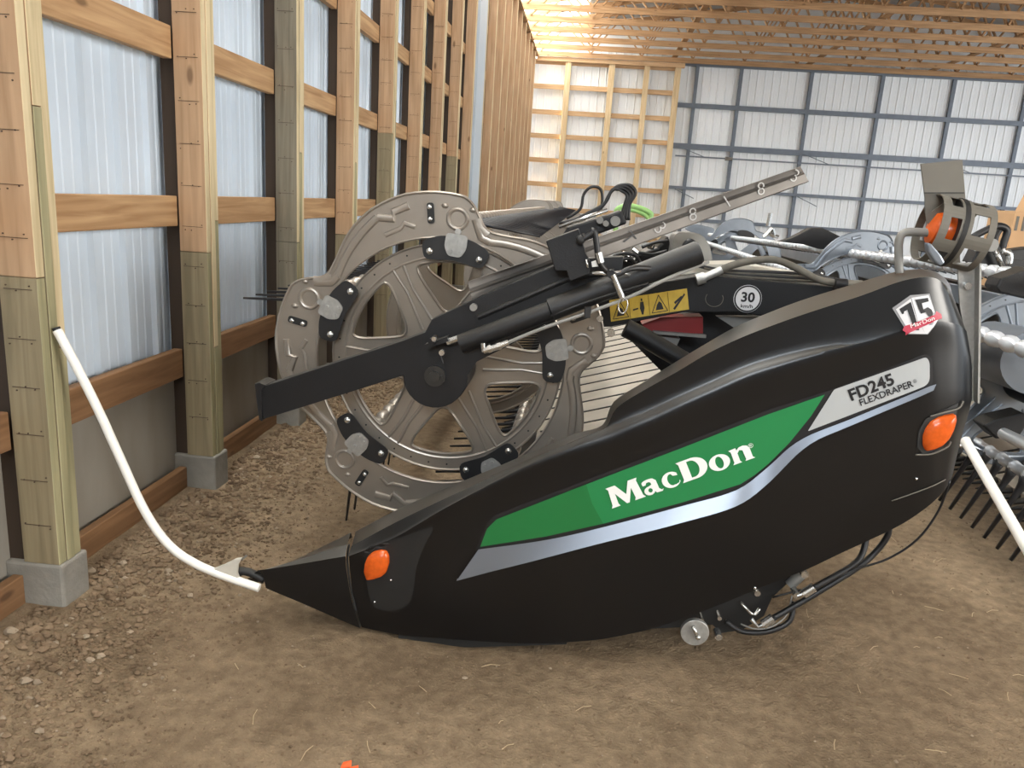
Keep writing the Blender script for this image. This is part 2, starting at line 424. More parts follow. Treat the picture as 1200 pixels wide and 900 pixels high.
for i in range(-7, npost):
    yf = Y0 + i * PITCH
    th = 0.125
    mb = MB()
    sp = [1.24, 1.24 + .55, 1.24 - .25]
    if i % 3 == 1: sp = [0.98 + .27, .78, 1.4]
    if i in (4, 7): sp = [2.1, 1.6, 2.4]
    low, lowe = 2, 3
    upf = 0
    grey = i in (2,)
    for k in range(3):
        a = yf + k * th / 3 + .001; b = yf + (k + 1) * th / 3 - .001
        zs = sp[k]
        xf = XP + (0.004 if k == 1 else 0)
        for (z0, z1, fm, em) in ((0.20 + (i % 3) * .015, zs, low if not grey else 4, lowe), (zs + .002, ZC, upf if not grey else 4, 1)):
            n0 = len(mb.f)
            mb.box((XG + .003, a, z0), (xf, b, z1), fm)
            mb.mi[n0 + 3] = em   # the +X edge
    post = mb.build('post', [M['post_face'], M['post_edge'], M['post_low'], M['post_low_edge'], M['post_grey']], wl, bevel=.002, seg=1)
    MB().box((XS + .0, yf + .02, .1), (XG, yf + th, ZC)).build('shadow_gap_strip', M['gap_shade'], post)  # dark filler strip standing in for the shadow between post and siding
    if -1 < i < 8:
        nl = MB(); zz = .35 + .07 * i
        while zz < 3.6:
            nl.box((XG + .02, yf - .0012, zz), (XP - .02, yf + .001, zz + .0022))
            for q in range(3): nl.cyl((XG + .03 + q * .04 + random.uniform(-.008, .008), yf - .0005, zz - .012 + random.uniform(-.01, .03)), (0, 1, 0), .0028, .003, 6)
            zz += .17 + .02 * (i % 3)
        nl = nl.build('nail_marks', M['nail'], post); nl['kind'] = 'stuff'
    pier = MB().box((XS + .0, yf - .005, -.15), (XP + .012, yf + th + .02, .20 + (i % 3) * .015)).build('concrete_pier', M['concrete'], post, bevel=.01)
    for gi, (z0, z1) in enumerate(girts_z):
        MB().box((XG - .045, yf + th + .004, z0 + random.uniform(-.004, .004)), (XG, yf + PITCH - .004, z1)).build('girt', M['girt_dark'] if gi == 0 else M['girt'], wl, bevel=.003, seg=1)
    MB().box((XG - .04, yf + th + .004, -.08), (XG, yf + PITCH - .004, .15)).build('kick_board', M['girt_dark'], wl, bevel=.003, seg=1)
    if i == 8:
        MB().box((XP - .11, yf + th + .25, 0.1), (XP + .002, yf + PITCH - .02, ZC)).build('metal_trim_strip', M['bluetrim'], wl)
MB().box((XS, -7, ZC + .01), (XP + .02, YF, ZC + .05)).build('top_plate', M['girt'], wl)

# far wall : timber framed part
wf = empty('wall_far', (0.3, YF, 0), kind='structure')
def siding_far(x0, x1, z0, z1, name, parent, m_, y=YF + .12, pitch=.2286):
    pr = siding_profile(x0, x1, pitch); vs_ = []
    for a, d in pr: vs_ += [V(a, y - d, z0), V(a, y - d, z1)]
    return MB().add(vs_, [(2 * i, 2 * i + 2, 2 * i + 3, 2 * i + 1) for i in range(len(pr) - 1)]).build(name, m_, parent, fixn=False)
siding_far(-2.0, 2.55, 0, ZC + .3, 'metal_siding', wf, M['siding_far'])
for x, w in ((-0.85, .17), (0.46, .18), (1.50, .16), (2.42, .17)):
    MB().box((x - w / 2, YF - .16, 0), (x + w / 2, YF, ZC)).build('post', M['stud'], wf, bevel=.004, seg=1)
for z in (.6, 1.35, 2.10, 2.82, 3.54, 4.24, 4.98, 5.68):
    for a, b in ((-1.95, -0.94), (-0.76, .37), (.55, 1.42), (1.58, 2.33)):
        MB().box((a, YF - .02, z - .07), (b, YF + .03, z + .07)).build('girt', M['girt_x'], wf)
MB().box((-1.8, YF - .2, ZC - .12), (2.6, YF - .05, ZC + .0)).build('header_beam', M['girt_x'], wf)
# far wall : the big steel framed sliding door
df = empty('door_1', (8, YF, 0), kind='structure')
siding_far(2.5, 15.5, 0, ZC + .25, 'door_sheeting', df, M['siding_far'], y=YF + .13)
for x in (3.0, 4.30, 6.35, 8.39, 10.42, 12.47, 14.5):
    MB().box((x - .05, YF - .0, 0.3), (x + .05, YF + .09, ZC)).build('upright', M['steel_frame'], df)
for z, h in ((ZC + .02, .09), (4.66, .13), (3.48, .16), (2.25, .09), (1.3, .1), (.3, .1)):
    MB().box((2.5, YF - .02, z - h / 2), (15.4, YF + .07, z + h / 2)).build('rail', M['steel_frame'], df)
MB().box((2.6, YF - .16, 3.16), (15.4, YF - .12, 3.20)).build('cable_rod', M['steel_frame'], df)
for x in (2.6, 6.3, 10.4):
    MB().tube([(x + .1, YF - .1, 3.45), (x + .9, YF - .12, 3.18)], .012, 6).build('door_brace', M['steel_frame'], df)
    MB().tube([(x + .1, YF - .1, 2.2), (x + .7, YF - .12, 1.95)], .012, 6).build('door_brace', M['steel_frame'], df)
MB().cyl((4.2, YF - .16, 3.18), (1, 0, 0), .06, .22, 12).build('door_latch', M['zinc'], df)

# ceiling: trusses below a metal roof
ce = empty('ceiling', (6, 12, ZC), kind='structure')
XL, XR, XM = -2.0, 15.5, 6.8
def ztop(x): return ZC + .62 + (1 - abs(x - XM) / (XR - XL) * 2) * 1.2 + .15
ys_t = [YF - .25 - k * 1.14 for k in range(27)]
proto = None
for k, y in enumerate(ys_t):
    if proto is None:
        bc = MB().box((XL + .15, y - .02, ZC + .0), (XR, y + .02, ZC + .14)).build('truss', M['truss'], ce)
        tc = MB()
        tc.bar((XL - .2, y, ztop(XL) - .15), (XM, y, ztop(XM)), .04, .12); tc.bar((XM, y, ztop(XM)), (XR, y, ztop(XR)), .04, .12)
        tc.build('top_chord', M['truss'], bc)
        x = XL + .3; i = 0
        while x < XR - 1:
            dx = .75
            a = (x, y + .03 * (1 if i % 2 else -1), ZC + .13 if i % 2 == 0 else ztop(x) - .05)
            b = (x + dx, y + .03 * (1 if i % 2 else -1), ztop(x + dx) - .05 if i % 2 == 0 else ZC + .13)
            MB().bar(a, b, .035, .085, (0, 1, 0)).build('web', M['truss'], bc); x += dx; i += 1
        proto = bc
    else:
        copy_tree(proto, ce, V(0, y - ys_t[0], 0))
for x in (2.2, 6.1, 9.6, 13):
    MB().box((x, -6.5, ZC + .15), (x + .14, YF, ZC + .19)).build('lateral_brace', M['truss'], ce)
rf = MB(); tr = MB()
for a, b in ((XL - .1, XM), (XM, XR + .3)):
    n = 40
    for i in range(n):
        xa = a + (b - a) * i / n; xb = a + (b - a) * (i + 1) / n
        (tr if i < 8 and a < 0 else rf).add([V(xa, -7, ztop(xa) + .1), V(xb, -7, ztop(xb) + .1), V(xb, YF + .2, ztop(xb) + .1), V(xa, YF + .2, ztop(xa) + .1)], [(0, 1, 2, 3)])
rf.build('roof_sheet', M['roof'], ce)
tm_ = bpy.data.materials.new('translucent_panel'); tm_.use_nodes = True; nt = tm_.node_tree; nt.nodes.clear()
to_ = nt.nodes.new('ShaderNodeOutputMaterial'); tt = nt.nodes.new('ShaderNodeBsdfTranslucent'); tt.inputs[0].default_value = (.85, .88, .9, 1); nt.links.new(tt.outputs[0], to_.inputs[0])
tr.build('translucent_roof_panel', tm_, ce, fixn=False)
MB().add([V(-2.06, -7, ZC + .02), V(-2.06, YF + .1, ZC + .02), V(-2.06, YF + .1, ztop(XL) + .12), V(-2.06, -7, ztop(XL) + .12)], [(0, 1, 2, 3)]).build('translucent_eave_panel', tm_, ce, fixn=False)
MB().box((-2, YF + .14, ZC), (XR, YF + .16, ZC + 2.4)).build('gable_sheet', M['siding_far'], ce)

# wall behind the viewer
wr_ = empty('wall_rear', (7, -7, 0), kind='structure')
siding_far(-2.0, 8.0, 0, ZC + 2, 'metal_siding', wr_, M['roof'], y=-7.02)
siding_far(8.0, 16.0, 4.2, ZC + 2, 'metal_siding', wr_, M['roof'], y=-7.02)
# ------------------------------------------------------------------ reel
SECT = [(0, .645), (7, .650), (15, .652), (22, .648), (31, .635), (39, .612), (45, .588), (50, .566), (55, .550), (59, .546), (62, .560), (64.5, .588), (67, .618), (69.5, .637)]
def ring_outline(cx, cz, phase):
    ctrl = []
    for k in range(5):
        for d, r in SECT:
            a = math.radians(phase + 72 * k + d); ctrl.append(V(cx + r * math.cos(a), cz + r * math.sin(a), 0))
    n = len(ctrl); out = []
    for i in range(n):
        p0, p1, p2, p3 = ctrl[i - 1], ctrl[i], ctrl[(i + 1) % n], ctrl[(i + 2) % n]
        for k in range(2):
            t = k / 2
            q = 0.5 * ((2 * p1) + (p2 - p0) * t + (2 * p0 - 5 * p1 + 4 * p2 - p3) * t * t + (3 * p1 - p0 - 3 * p2 + p3) * t ** 3)
            out.append((q.x, q.y))
    return out
def pol(cx, cz, a, r, y): return V(cx + r * math.cos(math.radians(a)), y, cz + r * math.sin(math.radians(a)))
def emboss(mb, pts, r, y, flat=.5, seg=8):
    """a pressed ridge standing out of a sheet face at depth y"""
    b = len(mb.v); mb.tube(pts, r, seg)
    for i in range(b, len(mb.v)): mb.v[i].y = y + (mb.v[i].y - y) * flat
def cam_ring(cx, cz, y, phase, parent, m_, detail=True):
    mb = MB(); t = .012
    mb.plate([ring_outline(cx, cz, phase), circ(cx, cz, .483, 72)], y, y + t)
    for k in range(5):
        A = phase + 72 * k
        c = pol(cx, cz, A, .56, y)
        if detail:
            # round boss ring + dimples
            emboss(mb, [c + V(.036 * math.cos(a), 0, .036 * math.sin(a)) for a in [2 * PI * j / 20 for j in range(21)]], .008, y, .8)
            for da in (-5, 5): mb.ball(pol(cx, cz, A + da, .603, y), .014, 1, .5, .7, 10, 6)
            # long ridges following the sector
            def arc(a0, a1, r0, r1, n=10): return [pol(cx, cz, A + a0 + (a1 - a0) * j / n, r0 + (r1 - r0) * j / n, y) for j in range(n + 1)]
            emboss(mb, arc(30, 57, .60, .512), .015, y, .7)
            emboss(mb, arc(57, 61, .512, .515, 3) + [pol(cx, cz, A + 64.5, .56, y)], .016, y, .7)
            emboss(mb, [pol(cx, cz, A + 18, .61, y), pol(cx, cz, A + 24, .60, y), pol(cx, cz, A + 24.5, .575, y), pol(cx, cz, A + 30, .60, y)], .015, y, .7)
            emboss(mb, [pol(cx, cz, A + 17, .53, y), pol(cx, cz, A + 21, .55, y), pol(cx, cz, A + 23, .535, y), pol(cx, cz, A + 30, .53, y)], .009, y, .7)
            emboss(mb, [pol(cx, cz, A + 59, .530, y), pol(cx, cz, A + 63, .545, y), pol(cx, cz, A + 65, .575, y)], .02, y, .5)
    # rolled edges
    ol = ring_outline(cx, cz, phase)
    emboss(mb, [V(x, y, z) for x, z in ol + ol[:1]], .006, y, 1.2, 6)
    emboss(mb, [V(x, y, z) for x, z in circ(cx, cz, .486, 72) + circ(cx, cz, .486, 72)[:1]], .005, y, 1.2, 6)
    return mb.build('cam_ring', m_, parent, smooth=35)
def spoke_wheel(cx, cz, y, a0, parent, m_, detail=True):
    mb = MB(); R = .455
    holes = []
    for k in range(6):
        A = a0 + 60 * k
        pts = [pol(cx, cz, A, .165, 0)] + [pol(cx, cz, A - 22 + 44 * j / 4, .385, 0) for j in range(5)]
        h = rpoly([(p.x, p.z) for p in pts], [.06, .085, .05, .05, .05, .085], 5)
        holes.append(h)
    mb.plate([circ(cx, cz, R, 72)] + holes, y, y + .012)
    c72 = circ(cx, cz, R - .004, 72); emboss(mb, [V(x, y, z) for x, z in c72 + c72[:1]], .005, y, 1.2, 6)
    c72 = circ(cx, cz, .402, 72); emboss(mb, [V(x, y, z) for x, z in c72 + c72[:1]], .006, y, .7, 6)
    for h in holes:
        emboss(mb, [V(x, y, z) for x, z in h + h[:1]], .006, y, 1.3, 6)
    if detail:
        for k in range(6):
            A = a0 + 30 + 60 * k
            for s in (-1, 1):
                emboss(mb, [pol(cx, cz, A + s * 10, .15, y), pol(cx, cz, A + s * 2.5, .30, y), pol(cx, cz, A + s * 3.2, .40, y)], .006, y, .9)
        for k in range(36):
            c = pol(cx, cz, a0 + 10 * k + 3, .428, y - .001); mb.cyl(c, (0, 1, 0), .0035, .003, 8, mi=1)
    return mb.build('spoke_wheel', [m_, M['blackdull']], parent, smooth=35)
def link_plate(cx, cz, y, A, parent, detail=True, dark=None):
    pts = [pol(cx, cz, A - 16, .478, 0), pol(cx, cz, A - 8, .494, 0), pol(cx, cz, A, .498, 0), pol(cx, cz, A + 8, .494, 0), pol(cx, cz, A + 16, .478, 0), pol(cx, cz, A + 16, .408, 0), pol(cx, cz, A, .408, 0), pol(cx, cz, A - 16, .408, 0)]
    # keep it inside ring + wheel overlap
    o = MB().plate([rpoly([(p.x, p.z) for p in pts], .025, 3)], y - .010, y - .004).build('link_plate', dark or M['rubber'], parent)
    if detail:
        for da in (-12.5, 12.5):
            b = MB(); c = pol(cx, cz, A + da, .436, y - .012); b.ball(c, .014, 1, .7, 1, 12, 6)
            b.build('bolt', M['zinc'], o, smooth=40)
        q = MB()
        n = pol(0, 0, A, 1, 0); t = pol(0, 0, A + 90, 1, 0)
        cc = pol(cx, cz, A, .47, 0)
        pp = [cc + n * .035 + t * .040, cc - n * .015 + t * .042, cc - n * .048 + t * .024, cc - n * .048 - t * .024, cc - n * .015 - t * .042, cc + n * .035 - t * .040]
        q.plate([rpoly([(p.x, p.z) for p in pp], .012, 3)], y - .018, y - .011)
        for a, b_ in ((.02, .0), (-.02, .016), (-.02, -.016)):
            q.cyl(cc + n * (a - .01) + t * b_ + V(0, y - .021, 0), (0, 1, 0), .008, .008, 6)
        q.cyl(pol(cx, cz, A, .515, y - .004), (0, 1, 0), .012, .008, 8)
        q.build('pivot_bracket', M['galv'], o, smooth=40)
    return o
def slot_bracket(cx, cz, y, A, parent):
    c = pol(cx, cz, A, .575, 0); n = pol(0, 0, A, 1, 0); t = pol(0, 0, A + 90, 1, 0)
    pp = [c + n * .038 - t * .016, c + n * .038 + t * .010, c - n * .038 + t * .010, c - n * .038 - t * .016]
    o = MB().plate([rpoly([(p.x, p.z) for p in pp], .01, 3)], y - .006, y).build('slot_cover', M['blackdull'], parent)
    for s in (-.022, .022): MB().ball(c + n * s + V(0, y - .008, 0), .009, 1, .6, 1, 10, 6).build('bolt', M['zinc'], o, smooth=40)
def bat(cx, cz, A, y0, y1, tdir, parent, mt_bead, ntine, pitch=.12, L=.20, plain=False, start=0.06, c0=None, c1=None, tr=1.0):
    c = pol(cx, cz, A, .545, 0)
    if c0 is None: c0 = c; c1 = c
    def cc(yy): return c0.lerp(c1, (yy - y0) / (y1 - y0))
    mb = MB(); n = int((y1 - y0) / pitch)
    pts, rs = [], []
    for i in range(n):
        yy = y0 + i * pitch
        for f_, r in ((0, .013), (.08, .014), (.14, .028), (.3, .036), (.6, .036), (.78, .028), (.84, .014)) if not plain else ((0, .027), (.42, .027), (.44, .032), (.56, .032), (.58, .027)):
            q_ = cc(yy + f_ * pitch); pts.append(V(q_.x, yy + f_ * pitch, q_.z)); rs.append(r)
    mb.tube(pts, rs, 10)
    o = mb.build('bat_tube', mt_bead, parent, smooth=True)
    rest = MB(); a = math.radians(tdir); d = V(math.cos(a), 0, math.sin(a)); s = V(-d.z, 0, d.x)
    for i in range(n):
        yy = y0 + start + i * pitch
        base = V(cc(yy).x, yy, cc(yy).z)
        def geo(mm):
            path = [base + d * .01, base + d * .05 + s * .004, base + d * .10 + s * .004, base + d * L - s * .01]
            mm.tube(path, [.016 * tr, .011 * tr, .008 * tr, .0045 * tr], 6)
        if i < ntine:
            mm = MB(); geo(mm); mm.build('tine', M['tine'], o, smooth=True)
        else: geo(rest)
    if rest.v:
        r_ = rest.build('distant_tines', M['tine'], parent, smooth=True); r_['kind'] = 'stuff'
    return o

# ================================================================== main header
YS = 2.49
H1 = empty('combine_header', (0.2, YS + .3, 0), 'large black combine header with green striped end shield and round reel lying on the dirt', 'header')
RC = (-0.515, 0.955); RY = 2.93; PH = 85.0
cam_ring(RC[0], RC[1], RY - .03, PH, H1, M['castgrey'])
spoke_wheel(-0.492, 0.968, RY, 30, H1, M['castgrey'])
for k in range(5):
    link_plate(RC[0], RC[1], RY - .032, PH + 72 * k - 1, H1)
    slot_bracket(RC[0], RC[1], RY - .032, PH + 72 * k + 10.5, H1)
# further reel discs down the machine
ydiscs = [3.75, 6.3, 8.9, 9.5, 11.2, 13.8]
for yy in ydiscs:
    spoke_wheel(-.492, .968, yy + .03, 28 + (25 if yy < 5 else 0), H1, M['castgrey'], False)
    if yy > 8: cam_ring(RC[0], RC[1], yy, PH, H1, M['castgrey'], False)
MB().cyl((-.5, 8.4, .96), (0, 1, 0), .09, 10.8, 24).build('reel_shaft', M['blackpaint'], H1, smooth=40)
TD = {0: -4, 1: 186, 2: 268, 3: 190, 4: 270}
for k in range(5):
    bat(RC[0], RC[1], PH + 72 * k, RY + .02, 14.0, TD[k], H1, M['bead'], 20, L=.31, start=.02)

# ---- end shield (lofted skin)
ST = [
 [(417, 623), (412, 640), (409, 653), (410, 668), (413, 695), (418, 715), (424, 735)],
 [(468, 596), (464, 612), (462, 632), (462, 655), (463, 690), (465, 722), (468, 744)],
 [(520, 573), (518, 586), (517, 600), (516, 625), (515, 690), (515, 722), (516, 748)],
 [(573, 551), (572, 561), (572, 572), (573, 598), (573, 678), (573, 720), (574, 752)],
 [(627, 528), (627, 536), (627, 546), (628, 573), (630, 665), (630, 715), (632, 754)],
 [(675, 508), (677, 515), (680, 527), (684, 556), (690, 650), (694, 708), (698, 750)],
 [(706, 498), (708, 503), (714, 516), (720, 546), (730, 638), (735, 695), (742, 742)],
 [(719, 471), (723, 478), (738, 505), (746, 537), (757, 630), (762, 690), (770, 735)],
 [(752, 449), (757, 456), (768, 492), (776, 524), (788, 622), (794, 682), (805, 723)],
 [(787, 427), (793, 436), (800, 477), (808, 512), (822, 613), (828, 672), (840, 710)],
 [(825, 404), (830, 414), (838, 460), (846, 497), (858, 600), (864, 658), (874, 696)],
 [(862, 383), (868, 396), (876, 443), (883, 480), (892, 585), (900, 642), (908, 682)],
 [(902, 366), (909, 380), (915, 430), (922, 466), (930, 560), (937, 622), (946, 667)],
 [(942, 351), (949, 366), (955, 418), (961, 452), (968, 530), (975, 600), (986, 648)],
 [(1000, 333), (1008, 347), (1013, 403), (1019, 431), (1026, 502), (1036, 568), (1048, 619)],
 [(1052, 318), (1058, 329), (1066, 386), (1073, 413), (1080, 478), (1080, 545), (1080, 599)],
 [(1088, 316), (1092, 325), (1098, 378), (1102, 412), (1106, 470), (1101, 532), (1099, 583)],
 [(1106, 325), (1109, 335), (1122, 382), (1126, 415), (1126, 468), (1116, 525), (1110, 570)],
 [(1113, 334), (1116, 344), (1133, 390), (1139, 430), (1139, 467), (1126, 515), (1116, 558)],
]
LED = [0, 0, 0, .15, .35, .7, .9, 1, 1, 1, 1, 1, .9, .7, .3, 0, 0, 0, 0]
ST = [[r[0], r[1], (r[2][0] - 1, r[2][1] - 2 - 14 * l), (r[2][0], r[2][1])] + r[3:] for r, l in zip(ST, LED)]
ROWY = [.20, .016, -.001, -.006, 0, 0, .008, .022]
EX = [.03] + [0.015] + [0] * 14 + [.008, .03, .09]
def loft(st, rowy, extra=None, nu=4, nv=4, flat=(4, 5)):
    S = []
    for i, row in enumerate(st):
        e = extra[i] if extra else 0
        S.append([P(p[0], p[1], YS + rowy[j] + e + (.0145 * LED[i] if (extra is EX and j == 2) else 0)) for j, p in enumerate(row)])
    def cr(pts, n):
        return smoothpath(pts, n)
    rows = []
    for r in S:
        rr_ = [r[0].lerp(r[1], k / nv) for k in range(nv)]
        rr_ += cr(r[1:], nv); rows.append(rr_)
    # straight part stays planar
    for r, r0 in zip(rows, S):
        for k in range(nv + 1):
            t = k / nv; r[flat[0] * nv + k] = r0[flat[0]].lerp(r0[flat[1]], t)
    cols = list(zip(*rows)); out = [cr(list(c), nu) for c in cols]
    return out    # out[v][u]
gr_ = loft(ST, ROWY, EX)
nv_ = len(gr_); nu_ = len(gr_[0])
mb = MB(); vs_ = [p for r in gr_ for p in r]
fs_ = [(v * nu_ + u, v * nu_ + u + 1, (v + 1) * nu_ + u + 1, (v + 1) * nu_ + u) for v in range(nv_ - 1) for u in range(nu_ - 1)]
mb.add(vs_, fs_)
# turned-in flanges: back edge of top, underside, rear side
def flange(line, off):
    n = len(line); mb.add([p.copy() for p in line] + [p + Vector(off) for p in line], [(i, i + 1, n + i + 1, n + i) for i in range(n - 1)])
flange(gr_[0], (0, .03, -.05)); flange(gr_[-1], (0, .22, .02)); flange([r[-1] for r in gr_], (-.03, .18, 0)); 
shield = mb.build('end_shield', M['blacksheet'], H1, smooth=50, fixn=False)
bm = bmesh.new(); bm.from_mesh(shield.data); bmesh.ops.remove_doubles(bm, verts=bm.verts, dist=.0005); bm.to_mesh(shield.data); bm.free()
shield.data.shade_smooth(); shield.data.set_sharp_from_angle(angle=math.radians(40))
bvh = BVHTree.FromPolygons(vs_, fs_)
def onshield(x, z, d=.004):
    h = bvh.ray_cast(V(x, 0, z), V(0, 1, 0))
    return V(x, (h[0].y if h[0] else YS) - d, z)
# nose cone
ct = [[(300, 667), (301, 669), (303, 672), (305, 676), (307, 681), (309, 685), (312, 689)],
      [(340, 652), (340, 657), (342, 664), (343, 673), (346, 684), (348, 694), (350, 703)],
      [(380, 636), (379, 646), (379, 657), (380, 670), (383, 690), (386, 705), (390, 721)],
      [(411, 624), (407, 638), (405, 653), (406, 668), (410, 693), (415, 714), (422, 736)]]
ct = [[r[0], r[1], (r[2][0], r[2][1] - 2), r[2]] + r[3:] for r in ct]
cg = loft(ct, [.16, .03, 0.002, 0, -.002, -.002, .008, .022], [-.02, .0, .01, .02])
cm = MB(); a = len(cg); b = len(cg[0])
for v in range(a):
    for u in range(b):   # taper in depth towards the tip
        p = cg[v][u]; t = u / (b - 1)
        p.y = YS + (p.y - YS) * (.25 + .75 * t)
cm.add([p for r in cg for p in r], [(v * b + u, v * b + u + 1, (v + 1) * b + u + 1, (v + 1) * b + u) for v in range(a - 1) for u in range(b - 1)])
n = b
for line, off in ((cg[0], (0, .02, -.03)), (cg[-1], (0, .12, .01))):
    cm.add([p.copy() for p in line] + [p + Vector(off) for p in line], [(i, i + 1, n + i + 1, n + i) for i in range(n - 1)])
nose = cm.build('nose_cone', M['blacksheet'], H1, smooth=50, fixn=False)
sm = MB(); sm.tube(smoothpath([P(p[0] - 1, p[1], YS + .02 + (.02 if i < 2 else .01)) for i, p in enumerate([(410, 638), (408, 652), (409, 668), (413, 695), (416, 706), (418, 716)])], 4), .004, 6)
sm.build('seam_strip', M['blackdull'], H1)
MB().plate([pxpoly([(466, 738), (466, 756), (490, 759), (523, 761), (600, 759), (664, 757), (668, 738)], YS + .03)], YS + .04, YS + .5).build('skid_shoe', M['blackdull'], H1)

# decals on the shield
def flatpoly(name, pts, m_, parent, d=.004, sub=True):
    mb = MB(); fl = [Vector((x, z, 0)) for x, z in pxpoly(pts, YS)]
    tris = tessellate_polygon([fl]); bm = bmesh.new()
    vv = [bm.verts.new((p.x, 0, p.y)) for p in fl]
    for t in tris:
        try: bm.faces.new([vv[i] for i in t])
        except ValueError: pass
    for _ in range(3 if sub else 0): bmesh.ops.subdivide_edges(bm, edges=[e for e in bm.edges if e.calc_length() > .04], cuts=1)
    bmesh.ops.triangulate(bm, faces=bm.faces)
    bm.verts.ensure_lookup_table()
    for v in bm.verts: v.co = onshield(v.co.x, v.co.z, d)
    bm.verts.index_update()
    mb.add([v.co.copy() for v in bm.verts], [[v.index for v in f.verts] for f in bm.faces]); bm.free()
    o = mb.build(name, m_, parent, fixn=False)
    # face the room
    me = o.data
    bm = bmesh.new(); bm.from_mesh(me)
    bmesh.ops.reverse_faces(bm, faces=[f for f in bm.faces if f.normal.y > 0]); bm.to_mesh(me); bm.free()
    return o
def curve(pts, n=5):
    return [(p.x, p.y) for p in smoothpath([V(a, b, 0) for a, b in pts], n)]
flatpoly('label_border', [(557, 645), (571, 612)] + [(580, 603), (687, 562), (800, 519), (900, 480), (972, 457), (1083, 415), (1089, 417), (1093, 423), (1093, 450), (1089, 455), (946, 510), (900, 549), (868, 574), (707, 620), (560, 646)], M['ink'], shield, .0025)
gd = flatpoly('green_stripe', [(563, 640), (571, 619), (582, 608), (687, 567), (694, 590), (707, 613), (640, 628)], M['green_dark'], shield, .005)
gd['label'] = 'darker green front end of the stripe'
flatpoly('green_stripe', [(687, 567), (800, 524), (900, 485), (966, 462), (950, 487), (925, 518), (900, 543), (884, 556), (867, 567), (800, 588), (707, 613), (694, 590)], M['green'], shield, .005)
sv = curve([(561, 643), (640, 632), (707, 617), (800, 592), (862, 574), (898, 548), (937, 515), (1000, 489), (1087, 453), (1097, 450)], 4)
sv2 = curve([(1093, 457), (1000, 496), (945, 521), (900, 563), (860, 590), (800, 608), (700, 634), (620, 656), (536, 678)], 4)
up_ = [V(x, 0, z) for x, z in pxpoly(sv, YS)]; lo_ = [V(x, 0, z) for x, z in pxpoly(sv2[::-1], YS)]
def resample(pl, n):
    d = [0]
    for i in range(1, len(pl)): d.append(d[-1] + (pl[i] - pl[i - 1]).length)
    out = []; j = 0
    for k in range(n):
        t = d[-1] * k / (n - 1)
        while j < len(d) - 2 and d[j + 1] < t: j += 1
        f_ = (t - d[j]) / max(1e-9, d[j + 1] - d[j]); out.append(pl[j].lerp(pl[j + 1], min(1, f_)))
    return out
NS = 60; up_ = resample(up_, NS); lo_ = resample(lo_, NS); ss = MB(); a_, b_, c_ = [], [], []
for ki, (p, q) in enumerate(zip(up_, lo_)):
    tt = ki / (NS - 1); h = (p - q).length * (.25 + .75 * max(0, min(1, (tt - .08) / .35)) * (1 - .75 * max(0, min(1, (tt - .60) / .08))))
    a_.append(onshield(p.x, p.z, .006)); b_.append(onshield(q.x, q.z, .006 + min(.026, h * .30))); c_.append(onshield(q.x, q.z, -.002))
ss.add(a_ + b_ + c_, [(i, i + 1, NS + i + 1, NS + i) for i in range(NS - 1)] + [(NS + i, NS + i + 1, 2 * NS + i + 1, 2 * NS + i) for i in range(NS - 1)])
ss.build('silver_stripe', M['silver'], shield, fixn=True, smooth=30)
flatpoly('model_plate', rpoly([(946, 505), (977, 456), (1085, 418), (1089, 424), (1089, 446), (1084, 452)], [2, 2, 4, 4, 5, 5], 3), M['plate_grey'], shield, .005)
def txt(name, s, a, b, cap_px, m_, parent, off=.02, d=.007, shear=0, fn=None):
    A = pxpoly([a], YS)[0]; B = pxpoly([b], YS)[0]; k = (P(700, 500, YS) - P(700, 501, YS)).length
    mb = text_on(MB(), s, A, B, cap_px * k, YS, off, fn or (lambda x, z: onshield(x, z, d)), shear)
    o = mb.build(name, m_, parent, fixn=False); return o
def ellarc(cx, cy, rx, ry, a0, a1, n=16): return [(cx + rx * math.cos(math.radians(a0 + (a1 - a0) * k / n)), cy + ry * math.sin(math.radians(a0 + (a1 - a0) * k / n))) for k in range(n + 1)]
GL = {
 'M': (1.72, [[(0, 0), (.46, 0), (.40, .12), (.42, .62), (.80, 0), (.94, 0), (1.26, .64), (1.30, .12), (1.22, 0), (1.78, 0), (1.69, .12), (1.62, .88), (1.70, 1), (1.24, 1), (.93, .42), (.56, 1), (.08, 1), (.17, .88), (.09, .12)]]),
 'a': (.98, [ellarc(.42, .62, .36, .12, 180, 60, 6) + [(.66, .70), (.78, .58), (.79, .16), (.90, .06), (.98, .08), (.92, -.01), (.62, .0), (.56, .10)] + ellarc(.32, .19, .27, .21, -30, -270, 10) + [(.50, .44), (.50, .55), (.42, .61), (.30, .60), (.22, .50), (.08, .50)], ellarc(.36, .20, .11, .11, 0, 360, 10)[:-1] + []]),
 'c': (.93, [ellarc(.48, .34, .46, .38, 40, 330, 22) + [(.86, .22), (.80, .10)] + [(.62, .06)] + ellarc(.50, .34, .20, .28, 290, 75, 14) + [(.62, .50), (.84, .46)]]),
 'D': (1.42, [[(0, 0), (.70, 0)] + ellarc(.74, .5, .66, .5, -88, 88, 18) + [(.70, 1), (0, 1), (.10, .88), (.10, .12)], [(.50, .90), (.64, .90)] + ellarc(.66, .5, .34, .40, 85, -85, 12) + [(.64, .10), (.50, .10)]]),
 'o': (1.08, [ellarc(.53, .34, .51, .38, 0, 360, 28)[:-1], ellarc(.53, .34, .19, .29, 0, 360, 20)[:-1]]),
 'n': (1.10, [[(0, 0), (.44, 0), (.37, .08), (.37, .46), (.50, .58), (.64, .52), (.66, .08), (.60, 0), (1.08, 0), (.99, .08), (.99, .48), (.90, .66), (.72, .72), (.52, .70), (.37, .60), (.36, .72), (.0, .70), (.09, .60), (.08, .08)]]),
}
